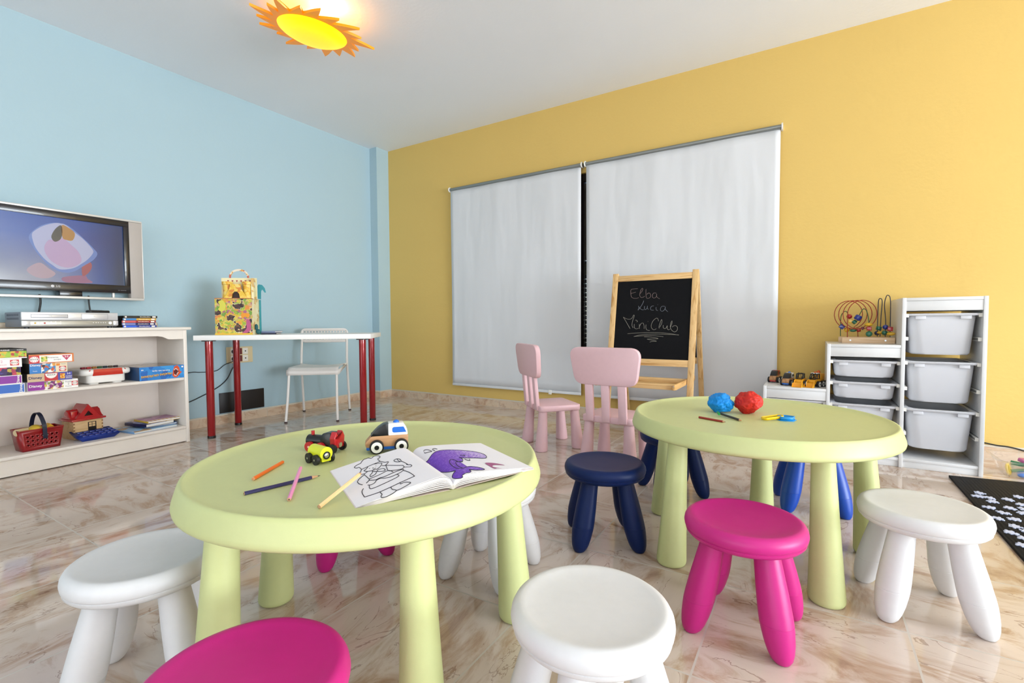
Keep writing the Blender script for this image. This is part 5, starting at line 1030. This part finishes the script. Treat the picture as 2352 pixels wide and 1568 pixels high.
# ------------------------------------------------------------------ pencils on the front table
def pencil(label, p0, p1, r, col, tip, tl=.014, z0=None, z1=None, hexa=True, ink=None, group='pencils on the front table', z=TZ):
    """p0 = blunt end, p1 = point"""
    a = Vector((*p0, (z if z0 is None else z0)+r)); c = Vector((*p1, (z if z1 is None else z1)+r)); d = c-a; Lc = d.length
    t = thing('pencil', label, 'pencil', a, 0, group); t.rotation_mode = 'QUATERNION'; t.rotation_quaternion = d.to_track_quat('X', 'Z')
    RX = Matrix.Rotation(PI/2, 4, 'Y'); n = 6 if hexa else 20
    MB().lathe([(r*.97, 0), (r, .0008), (r, Lc-tl-.004), (r*.97, Lc-tl)], n, M=RX).build('barrel', mat('pencil_'+col, col, .3, coat=.3, bump=0), t, sharp=25)
    MB().m(m_tipw).lathe([(r*.6, -.0006), (r*.9, -.0003), (r*.9, .0)], 16, M=RX).m(mat('lead_'+tip, tip, .5)).lathe([(r*.33, -.001), (r*.33, -.0004)], 10, M=RX).build('blunt_end', None, t)
    if tl: MB().m(m_tipw).lathe([(r*.96, Lc-tl), (r*.35, Lc-tl*.3)], 18, M=RX).m(mat('lead_'+tip, tip, .5)).lathe([(r*.35, Lc-tl*.3), (.0003, Lc)], 14, M=RX).build('point', None, t)
    if ink: MB().text(ink, r*1.1, Matrix.Translation((Lc*.33, 0, 0)) @ Matrix.Rotation(math.radians(0), 4, 'X') @ Matrix.Translation((0, 0, r*.87)) @ Matrix.Rotation(PI, 4, 'Z'), .01).build('lettering', mat('gold_ink', '#a98d4a', .4), t)
    return t
m_tipw = mat('pencil_wood', '#c99b72', .6)
pencil('short orange pencil on the left of the front table', (3.052, -3.276), (2.984, -3.158), .0042, '#e8690c', '#d9733c', .008)
pencil('long dark blue pencil on the front table, under the pink one', (3.127, -3.338), (3.160, -3.184), .0040, '#221a52', '#15151a', .020, ink='COLOUR PENCILS  medium')
pencil('pink pencil lying across the dark blue pencil', (3.236, -3.311), (3.106, -3.195), .0040, '#ee8fc0', '#3a3a40', .005, z0=TZ, z1=TZ+.0135)
pencil('pale peach pencil resting on the colouring book edge', (3.320, -3.305), (3.292, -3.180), .0042, '#f2c48c', '#d9a58c', .008, z0=TZ, z1=TZ+.026)
# ------------------------------------------------------------------ open colouring book
NB = Vector((3.469, -3.092, 0)); ET = Vector((-.8853, .4650, 0)); ES = Vector((.4650, .8853, 0)); TL, SW, ZB = .264, .197, .469
def hh(s, side): A = .028 if side < 0 else .022; return .004+.008*(1-s)+A*(1-math.exp(-s/.05))*max(0, 1-s)**.9
def pg(s, t_, side, f=1., up=0.):  # local: x = ES direction, y = ET direction
    return (side*s*SW, t_*TL, (hh(max(0, s), side)*f)+up+(.013*s if side > 0 else 0))
ca = math.atan2(ES.y, ES.x)
t = thing('colouring_book', 'open colouring book, chef on one page and purple whale on the other', 'book', (NB.x, NB.y, ZB-.0015), ca)
m_paper = mat('white_paper', '#f1edf0', .75, bump=.01); m_paper2 = mat('paper_edge', '#e6dcd8', .8); m_cov = mat('book_cover_card', '#e2cfc4', .6)
SS = [0, .01, .025, .045, .07, .10, .14, .19, .25, .33, .42, .52, .62, .72, .82, .91, 1.0]
def sheet(b, side, f, ext=0., t0=0., t1=1., th=.0006):
    V = []; Fc = []
    for s_ in SS:
        for tt in (t0, t1):
            x, y, z = pg(s_, tt, side, f); V.append((x*(1+ext), y, z)); V.append((x*(1+ext), y, z-th))
    for i in range(len(SS)-1):
        a = 4*i; Fc += [(a, a+4, a+6, a+2), (a+1, a+3, a+7, a+5), (a, a+1, a+5, a+4), (a+2, a+6, a+7, a+3)]
    Fc += [(4*(len(SS)-1), 4*(len(SS)-1)+1, 4*(len(SS)-1)+3, 4*(len(SS)-1)+2), (0, 2, 3, 1)]
    b.geo(V, Fc)
b = MB()
for side in (-1, 1): sheet(b, side, .10, .012, -.006, 1.006, .0012)
b.build('cover', m_cov, t, sharp=30)
b = MB()
for side in (-1, 1):
    for k_, f in enumerate((.30, .42, .54, .64, .73, .81, .88, .94)): sheet(b, side, f, .004+.018*(1-f), th=.0019)
b.build('page_block', m_paper2, t, sharp=30)
for side, nm in ((-1, 'left_page'), (1, 'right_page')):
    b = MB(); sheet(b, side, 1., 0, th=.0008); p = b.build('page', m_paper, t, sharp=50)
    m_ink = mat('print_ink', '#1e1b22', .6)
    if side < 0:
        b = MB()
        for st in DATA['CHEF']: b.tube([pg(max(.01, min(.99, q.x)), min(.995, q.y), side, 1., .0004) for q in catmull([(s_, t_, 0) for s_, t_ in st], 4 if len(st) > 3 else 1)], .0008, 5)
        b.build('printed_drawing', m_ink, p)
    else:
        b = MB()
        for key in ('WHALE', 'WLINE'):
            for st in DATA[key]:
                cl = key == 'WHALE'
                b.tube([pg(max(.01, min(.99, q.x)), min(.995, q.y), side, 1., .0009) for q in catmull([(s_, t_, 0) for s_, t_ in st], 4, cl)], .0007, 5, closed=cl)
        b.build('printed_drawing', m_ink, p)
        m, nt, bs = nodes('purple_crayon'); tc = N(nt, 'ShaderNodeTexCoord'); mp = N(nt, 'ShaderNodeMapping'); mp.inputs['Scale'].default_value = (140, 420, 1); mp.inputs['Rotation'].default_value = (0, 0, .9)
        L(nt, tc.outputs['Object'], mp.inputs['Vector']); ns = N(nt, 'ShaderNodeTexNoise'); ns.inputs['Scale'].default_value = 1.0; ns.inputs['Detail'].default_value = 4; ns.inputs['Distortion'].default_value = 1.; L(nt, mp.outputs[0], ns.inputs['Vector'])
        sx_ = N(nt, 'ShaderNodeSeparateXYZ'); L(nt, tc.outputs['Object'], sx_.inputs[0])
        g = mathn(nt, 'MULTIPLY_ADD', sx_.outputs[0], None, vb=-2.2); g.node.inputs[2].default_value = .20
        f = mathn(nt, 'ADD', ns.outputs['Fac'], g)
        L(nt, ramp(nt, f, [(.30, lin('#efe6f2')), (.44, lin('#b392dc')), (.54, lin('#7f4bc4')), (.7, lin('#6a35b4'))]), bs.inputs['Base Color']); bs.inputs['Roughness'].default_value = .6
        def fill(key, mt, up, nm_):
            b = MB(); poly = [(q.x, q.y) for q in catmull([(s_, t_, 0) for s_, t_ in DATA[key][0]], 3, True)]
            b2 = bmesh.new(); vs = [b2.verts.new((x, y, 0)) for x, y in poly]; fc = b2.faces.new(vs)
            bmesh.ops.triangulate(b2, faces=[fc])
            for _ in range(7):
                es = [e for e in b2.edges if abs(e.verts[0].co.x-e.verts[1].co.x) > .022]
                if es: bmesh.ops.subdivide_edges(b2, edges=es, cuts=1); bmesh.ops.triangulate(b2, faces=b2.faces[:])
            b2.verts.index_update(); b.geo([pg(max(.01, min(.99, v.co.x)), min(.995, v.co.y), side, 1., up) for v in b2.verts], [[v.index for v in f_.verts] for f_ in b2.faces]); b2.free()
            b.build(nm_, mt, p)
        fill('WHALE', m, .0006, 'crayon_colouring'); fill('PIC', mat('mauve_print', '#a85a84', .6), .0006, 'small_picture')
# ------------------------------------------------------------------ toy train pieces on the front table
t = thing('toy_locomotive', 'black and red toy locomotive on the front table', 'toy train', (2.975, -3.030, TZ), 0)
t.rotation_euler = (0, 0, math.atan2(.008, .095))
t.rotation_euler.z = .26
b = MB(); b.cyl((-.052, 0, .027), (.0, 0, .027), .0155, 28); b.build('boiler', m_tblack, t, sharp=40)
MB().cyl((-.040, 0, .040), (-.040, 0, .053), .0045, 16).build('chimney', m_tred, t)
prof(MB(), rpoly([(-.004, .018), (.030, .018), (.030, .052), (.006, .052), (-.004, .042)], .004, 4), .034).build('cab', m_tblack, t, sharp=40)
prof(MB(), [(-.050, .010), (.042, .010), (.042, .019), (-.050, .019)], .022).build('chassis', m_tblack, t)
b = MB(); M90 = Matrix(((0, 0, 1, 0), (1, 0, 0, 0), (0, 1, 0, 0), (0, 0, 0, 1)))
b.prism([(-.018, .012), (.018, .012), (.022, .040), (.012, .056), (.001, .032), (-.001, .032), (-.012, .056), (-.022, .040)], .030, .046, M90, bev=.0015); b.build('tender', m_tred, t, sharp=30)
b = MB(); b.cyl((.046, 0, .020), (.049, 0, .020), .0065, 18); b.build('magnet', mat('chrome', '#d8d8dc', .12, 1.), t)
for x in (-.036, .000):
    for y in (-1, 1):
        o = MB().cyl((x, y*.016, .0135), (x, y*.024, .0135), .0135, 24).build('wheel', m_tred, t); MB().cyl((x, y*.0242, .0135), (x, y*.0252, .0135), .003, 12).build('axle_cap', mat('axle_wood', '#e3b9a0', .5), o)
for y in (-1, 1): MB().cyl((.038, y*.017, .0125), (.038, y*.024, .0125), .0125, 24).build('wheel', m_tyre, t)
m_ty2 = mat('lemon_paint', '#d9dc1c', .35, coat=.2)
t = thing('toy_wagon', 'yellow barrel-shaped toy train wagon on the front table', 'toy train', (3.058, -3.108, TZ), -.10)
MB().cyl((-.030, 0, .026), (.028, 0, .026), .0165, 32).build('barrel', m_ty2, t, sharp=40)
prof(MB(), [(-.030, .007), (.028, .007), (.028, .024), (-.030, .024)], .024).build('chassis', m_ty2, t)
b = MB(); b.m(m_tblack).cyl((.028, 0, .022), (.0295, 0, .022), .0095, 24).m(mat('chrome', '#d8d8dc', .12, 1.)).sphere((.0285, 0, .022), .0068, 8, (.5, 1, 1)); b.build('magnet', None, t)
for x in (-.018, .014):
    for y in (-1, 1):
        o = MB().cyl((x, y*.0165, .0125), (x, y*.024, .0125), .0125, 24).build('wheel', m_tyre, t); MB().cyl((x, y*.0242, .0125), (x, y*.0252, .0125), .0025, 12).build('axle_cap', mat('chrome', '#d8d8dc', .12, 1.), o)
# ------------------------------------------------------------------ clay, pens, cutters on the farther table
def clay(label, c, r, col, seed, sc):
    random.seed(seed); bm = bmesh.new(); bmesh.ops.create_icosphere(bm, subdivisions=5, radius=1)
    from mathutils import noise
    pl = [(Vector((random.uniform(-1, 1), random.uniform(-1, 1), random.uniform(-.8, 1))).normalized(), random.uniform(.72, .92)) for _ in range(15)]
    for v in bm.verts:
        p = v.co.normalized(); k_ = 1.
        for n_, d_ in pl:
            q = p.dot(n_)
            if q > 0: k_ = min(k_, d_/q)
        k_ = k_*.8+.2; k_ += .16*noise.noise(p*2.1+Vector((seed, 0, 0)))-.13*abs(noise.noise(p*4+Vector((0, seed, 0))))-.05*abs(noise.noise(p*9))
        v.co = Vector((p.x*k_*sc[0], p.y*k_*sc[1], p.z*k_*sc[2]))*r
    z0 = min(v.co.z for v in bm.verts)
    for v in bm.verts: v.co.z = max(v.co.z-z0-.002, 0)
    for f in bm.faces: f.smooth = True
    me = bpy.data.meshes.new('clay_lump'); bm.to_mesh(me); bm.free(); me.materials.append(mat('clay_'+col, col, .5, bump=.3, bscale=90, spec=.35))
    o = bpy.data.objects.new('clay_lump', me); COL.objects.link(o); o.location = (*c, TZ); return tag(o, label, 'modelling clay', 'lumps of clay on the farther table')
clay('blue lump of modelling clay on the farther table', (3.812, -1.905), .0465, '#0a86d4', 3, (1.08, 1, .80))
clay('larger red lump of modelling clay on the farther table', (3.906, -1.872), .051, '#c8261c', 8, (1.06, 1, .88))
PG2 = 'pens on the farther table'
pencil('dark red felt pen on the farther table, touching the green cap', (3.764, -2.060), (3.858, -2.103), .0038, '#9c2416', '#6a1810', .010, hexa=False, group=PG2)
pencil('black pen with orange tip behind the dark red one', (3.820, -1.975), (3.902, -2.053), .0042, '#221a20', '#d98a4a', .010, hexa=False, group=PG2, z0=TZ+.004)
o = MB().lathe([(.0042, 0), (.0045, .001), (.0045, .022), (.003, .026)], 16).build('pen_cap', mat('cap_green', '#1f9a4a', .3, trans=.2), None); o.location = (3.823, -2.008, TZ+.0115); o.rotation_euler = (math.radians(83), 0, math.radians(-160)); tag(o, 'small green pen cap beside the black pen', 'pen cap')
t = thing('clay_cutter', 'yellow clay cutter leaning on the blue one, farther table', 'clay cutter', (3.990, -1.966, TZ), .80, 'clay cutters')
m_cy = mat('cutter_yellow', '#f0c60a', .35); m_cb = mat('cutter_blue', '#1893dc', .35)
b = MB(); Vt = Matrix.Rotation(math.radians(8), 4, 'Y')
P = rrect(.078, .026, .010, 4); b.tube([(x, y, .010-.10*x*-1*.6) for x, y in P], .0022, 6, closed=True); b.build('rim', m_cy, t)
b = MB(); n = len(P); V = [(x, y, .002+.06*x+.003) for x, y in P]+[(x, y, .014+.06*x) for x, y in P]; b.geo(V, [(k_, (k_+1) % n, n+(k_+1) % n, n+k_) for k_ in range(n)]); b.build('wall', m_cy, t, mod=.0014)
t = thing('clay_cutter', 'sky blue five-sided clay cutter on the farther table', 'clay cutter', (4.032, -1.948, TZ), .3, 'clay cutters')
P = [(.028*math.cos(q*2*PI/5+.2), .022*math.sin(q*2*PI/5+.2)) for q in range(5)]; P2 = [(x*1.22, y*1.22) for x, y in P]
b = MB(); n = 5; V = [(x, y, .0025) for x, y in P]+[(x, y, .015) for x, y in P]; b.geo(V, [(k_, (k_+1) % n, n+(k_+1) % n, n+k_) for k_ in range(n)]); b.build('wall', m_cb, t, mod=.0016)
b = MB(); V = [(x, y, .0015) for x, y in P2]+[(x, y, .0015) for x, y in P]; b.geo(V, [(k_, (k_+1) % n, n+(k_+1) % n, n+k_) for k_ in range(n)]); b.build('flange', m_cb, t, mod=.0025)

# ------------------------------------------------------------------ play mat and loose puzzle pieces
def mat_foam():
    m, nt, bs = nodes('black_foam'); tc = N(nt, 'ShaderNodeTexCoord'); ck = N(nt, 'ShaderNodeTexWave'); ck.inputs['Scale'].default_value = 22; ck.inputs['Distortion'].default_value = 3; L(nt, tc.outputs['Object'], ck.inputs['Vector'])
    bp = N(nt, 'ShaderNodeBump'); bp.inputs['Strength'].default_value = .4; bp.inputs['Distance'].default_value = .003; L(nt, ck.outputs['Fac'], bp.inputs['Height']); L(nt, bp.outputs[0], bs.inputs['Normal'])
    bs.inputs['Base Color'].default_value = (*lin('#19191b'), 1); bs.inputs['Roughness'].default_value = .8; bs.inputs['Specular IOR Level'].default_value = .25; return m
o = MB().prism([(4.722-5.3, -.578+1.2), (5.95-5.3, -.40+1.2), (5.95-5.3, -2.0+1.2), (4.722-5.3, -2.0+1.2)][::-1], 0, .011, bev=.0015).build('play_mat', mat_foam()); o.location = (5.3, -1.2, 0.0004); tag(o, 'black foam play mat on the floor at the right', 'mat')
m_pz = mat('puzzle_pale', '#c9d2ee', .5)
def piece_poly(w, sg, kr=.30):
    P = []
    for i in range(4):
        a = i*PI/2; c, s_ = math.cos(a), math.sin(a)
        e = [(w/2, -w/2), (w/2-.02*w, -w*.13)]
        k_ = sg[i]
        for q in range(7):
            an = math.radians(-130+q*260/6); e.append((w/2+k_*(w*.17+w*.15*math.cos(an)), w*.16*math.sin(an)))
        e.append((w/2-.02*w, w*.13))
        P += [(c*x-s_*y, s_*x+c*y) for x, y in e]
    return P
pz = MB().prism(piece_poly(.031, (1, -1, 1, 1)), 0, .003).build('puzzle_piece', m_pz)
PZ = [(4.776, -.855), (4.758, -.912), (4.795, -.917), (4.794, -.968), (4.761, -1.066), (4.752, -1.208), (4.795, -1.115), (4.836, -1.033), (4.864, -.901), (4.912, -.833), (4.894, -.955), (4.880, -1.019), (4.860, -1.080), (4.808, -1.183), (4.785, -1.276), (4.812, -1.319), (4.756, -1.360), (4.782, -1.404), (4.757, -1.482), (4.95, -1.02), (4.93, -1.12), (4.88, -1.20), (4.86, -1.36), (4.97, -.90)]
random.seed(4); GL = 'pale blue-white jigsaw piece lying loose on the black play mat'
for i, (x, y) in enumerate(PZ):
    o = pz if i == 0 else pz.copy()
    if i: COL.objects.link(o)
    o.location = (x, y, .0117); o.rotation_euler = (0, 0, random.uniform(0, 6.28)); tag(o, GL, 'puzzle piece', 'loose jigsaw pieces on the mat')
# ------------------------------------------------------------------ clear tub of toys at the right edge
m_clr = mat('clear_tub', '#f2f2f0', .12, trans=.85, alpha=.45, bump=0)
TX0, TX1, TY0, TY1 = 4.955, 5.315, -.445, -.195; cx, cy = (TX0+TX1)/2, (TY0+TY1)/2
t = thing('clear_tub', 'clear plastic tub of small toys beside the storage frame', 'tub', (cx, cy, 0), 0)
wa, da = TX1-TX0, TY1-TY0
R = [(rrect(wa-.05, da-.04, .03), .001), (rrect(wa-.02, da-.015, .035), .055), (rrect(wa, da, .035), .086), (rrect(wa+.028, da+.028, .04), .089), (rrect(wa+.034, da+.034, .04), .081)]
n = len(R[0][0]); V = [(x, y, z) for r, z in R for x, y in r]; Fc = [tuple(range(n-1, -1, -1))]
for i in range(len(R)-1):
    for k_ in range(n): Fc.append((i*n+k_, i*n+(k_+1) % n, (i+1)*n+(k_+1) % n, (i+1)*n+k_))
b = MB(); b.geo(V, Fc); b.build('body', m_clr, t, sharp=60)
b = MB(); b.box(.0, .06, -da/2-.022, -da/2-.012, .062, .098, .003); b.build('clip', m_clr, t)
TGp = 'small toys in the clear tub'
def tubtoy(mb, name, col, loc, rot, label):
    o = mb.build(name, mat('tub_'+col, col, .35), None, sharp=50); o.location = loc; o.rotation_euler = rot; tag(o, label, 'small toy', TGp)
ring = [(.026*math.cos(a*PI/10), .026*math.sin(a*PI/10), 0) for a in range(20)]
tubtoy(MB().tube(ring, .0055, 8, closed=True), 'toy_ring', '#e0c02a', (4.992, -.385, .033), (1.35, .2, 1.1), 'yellow ring standing at the left end of the clear tub')
tubtoy(MB().cyl((-.045, 0, 0), (.045, 0, 0), .009, 12), 'toy_rod', '#1c7a4c', (5.050, -.360, .030), (0, -.15, .2), 'green rod low in the clear tub')
tubtoy(MB().cyl((-.045, 0, 0), (.045, 0, 0), .011, 12), 'toy_rod', '#176a44', (5.060, -.330, .052), (0, .1, -.4), 'darker green rod higher in the clear tub')
tubtoy(MB().cyl((-.05, 0, 0), (.05, 0, 0), .0065, 12), 'toy_rod', '#c23a3e', (5.075, -.400, .020), (0, -.2, .1), 'thin red rod at the front of the clear tub')
tubtoy(MB().sphere((0, 0, 0), .014, 10, (1.5, 1, .8)), 'toy_block', '#2a6fc8', (5.040, -.408, .014), (0, 0, .3), 'small blue rounded toy on the floor of the clear tub')
tubtoy(MB().prism(rrect(.07, .05, .012), 0, .018, bev=.003), 'toy_block', '#b0568a', (5.085, -.300, .058), (.2, .1, .5), 'mauve flat toy on top of the heap in the clear tub')
tubtoy(MB().prism(rrect(.05, .03, .010), 0, .02, bev=.003), 'toy_block', '#d9922e', (5.140, -.385, .008), (0, 0, .2), 'orange block on the floor of the clear tub')
tubtoy(MB().sphere((0, 0, 0), .022, 10, (1.4, 1, .8)), 'toy_block', '#2c4a9c', (5.165, -.350, .040), (0, .3, .3), 'dark blue rounded toy in the middle of the clear tub')
tubtoy(MB().prism(rrect(.06, .04, .012), 0, .02, bev=.003), 'toy_block', '#a82a6a', (5.20, -.385, .034), (.1, .2, .1), 'magenta block toward the right of the clear tub')
tubtoy(MB().sphere((0, 0, 0), .018, 10, (1.2, 1, .9)), 'toy_block', '#3aa0b4', (5.11, -.375, .062), (0, 0, 0), 'turquoise ball near the rim of the clear tub')
cable('cable', [(4.86, -.012, .15), (4.95, -.012, .098), (4.99, -.012, .090), (5.04, -.012, .082), (5.10, -.013, .078), (5.25, -.014, .045), (5.6, -.014, .010)], .004, 'black cable along the foot of the yellow wall')

# ------------------------------------------------------------------ sun shaped ceiling lamp
def emis(name, stops, st, rough=.35):
    m, nt, bs = nodes(name); tc = N(nt, 'ShaderNodeTexCoord'); ln = N(nt, 'ShaderNodeVectorMath', operation='LENGTH'); L(nt, tc.outputs['Object'], ln.inputs[0])
    f = mathn(nt, 'MULTIPLY', ln.outputs['Value'], None, vb=4.5); c = ramp(nt, f, stops); L(nt, c, bs.inputs['Emission Color']); bs.inputs['Emission Strength'].default_value = st
    bs.inputs['Base Color'].default_value = (*lin('#f2b400'), 1); bs.inputs['Roughness'].default_value = rough; return m
LX, LY, LZc = 1.475, -1.935, 2.603
t = thing('ceiling_lamp', 'yellow sun-shaped ceiling lamp with orange rays', 'ceiling lamp', (LX, LY, LZc), 0); t.rotation_euler = (0, math.radians(10), 0)
MB().lathe([(.0001, -.052), (.05, -.051), (.10, -.045), (.145, -.034), (.178, -.019), (.196, -.006), (.2005, .002)], 64, cap=False).build('dome', emis('sun_dome', [(0, lin('#ffb400')), (.55, lin('#ffc400')), (.85, lin('#ffd800')), (1., lin('#ffe000'))], DOME_E), t, sharp=70)
P = []; nr = 18
for i in range(nr):
    a0 = i*2*PI/nr; da_ = 2*PI/nr; Rr = (.350, .300, .365, .290, .330, .310)[i % 6]; bend = .20
    v0 = (.222, a0-da_/2)
    tipa = a0+bend
    for k_ in range(6): f = k_/6; r_ = .222+(Rr-.222)*f**1.15; an = (a0-da_/2)+(tipa-(a0-da_/2))*f**.8; P.append((r_*math.cos(an), r_*math.sin(an)))
    P.append((Rr*math.cos(tipa), Rr*math.sin(tipa)))
    for k_ in range(1, 6): f = k_/6; r_ = Rr+(.222-Rr)*f**.8; an = tipa+((a0+da_/2)-tipa)*f**1.3; P.append((r_*math.cos(an), r_*math.sin(an)))
b = MB(); V = []; n = len(P); inn = [(.199*math.cos(math.atan2(y, x)), .199*math.sin(math.atan2(y, x))) for x, y in P]
for z in (.000, .014): V += [(x, y, z) for x, y in P]+[(x, y, z) for x, y in inn]
Fc = []
for k_ in range(n): j = (k_+1) % n; Fc += [(k_, n+k_, n+j, j), (2*n+k_, 2*n+j, 3*n+j, 3*n+k_), (k_, j, 2*n+j, 2*n+k_), (n+k_, 3*n+k_, 3*n+j, n+j)]
b.geo(V, Fc)
b.build('ray_ring', mat('sun_orange', '#f09a08', .4, bump=0, emit='#f08800', estr=RAY_E), t, sharp=30)
MB().lathe([(.06, .02), (.06, .085), (.055, .09)], 28).build('ceiling_mount', m_wlam, t)
MB().sphere((0, 0, .03), .03, 10).build('bulb', mat('bulb_glow', '#fff2d0', .3, emit='#ffe9c0', estr=6.), t)

# ------------------------------------------------------------------ light
def area(name, loc, rot, sx, sy, power, col):
    l = bpy.data.lights.new(name, 'AREA'); l.shape = 'RECTANGLE'; l.size = sx; l.size_y = sy; l.energy = power; l.color = col
    o = bpy.data.objects.new(name, l); COL.objects.link(o); o.location = loc; o.rotation_euler = rot; return o
area('daylight_right_window', (XR+.25, -2.8, 1.0), (0, math.radians(124), 0), 2.1, 4.4, P_RIGHT, (.83, .915, 1.))
area('added_front_fill', (4.0, YB-.25, 1.05), (math.radians(124), 0, 0), 7.1, 2.0, P_FRONT, (.83, .915, 1.))  # added fill light at the unseen front opening, evens out the room
def lamp_pt(loc, e, r, col): 
    l = bpy.data.lights.new('sun_lamp_bulb', 'POINT'); l.energy = e; l.shadow_soft_size = r; l.color = col; o = bpy.data.objects.new('sun_lamp_bulb', l); COL.objects.link(o); o.location = loc
lamp_pt((LX+.16, LY, 2.66), P_LAMP, .02, (1., .78, .48))
wd = bpy.data.worlds.new('sky'); S.world = wd; wd.use_nodes = True; bg = wd.node_tree.nodes['Background']
sk = wd.node_tree.nodes.new('ShaderNodeTexSky'); sk.sky_type = 'NISHITA'; sk.sun_elevation = math.radians(40); sk.sun_rotation = math.radians(200); sk.sun_disc = False
wd.node_tree.links.new(sk.outputs[0], bg.inputs[0]); bg.inputs[1].default_value = SKY
S.view_settings.view_transform = 'Standard'; S.view_settings.look = 'None'; S.view_settings.gamma = 1; S.view_settings.exposure = EXPO; S.view_settings.use_curve_mapping = False
bpy.context.view_layer.update()
co.matrix_world = M_CAM
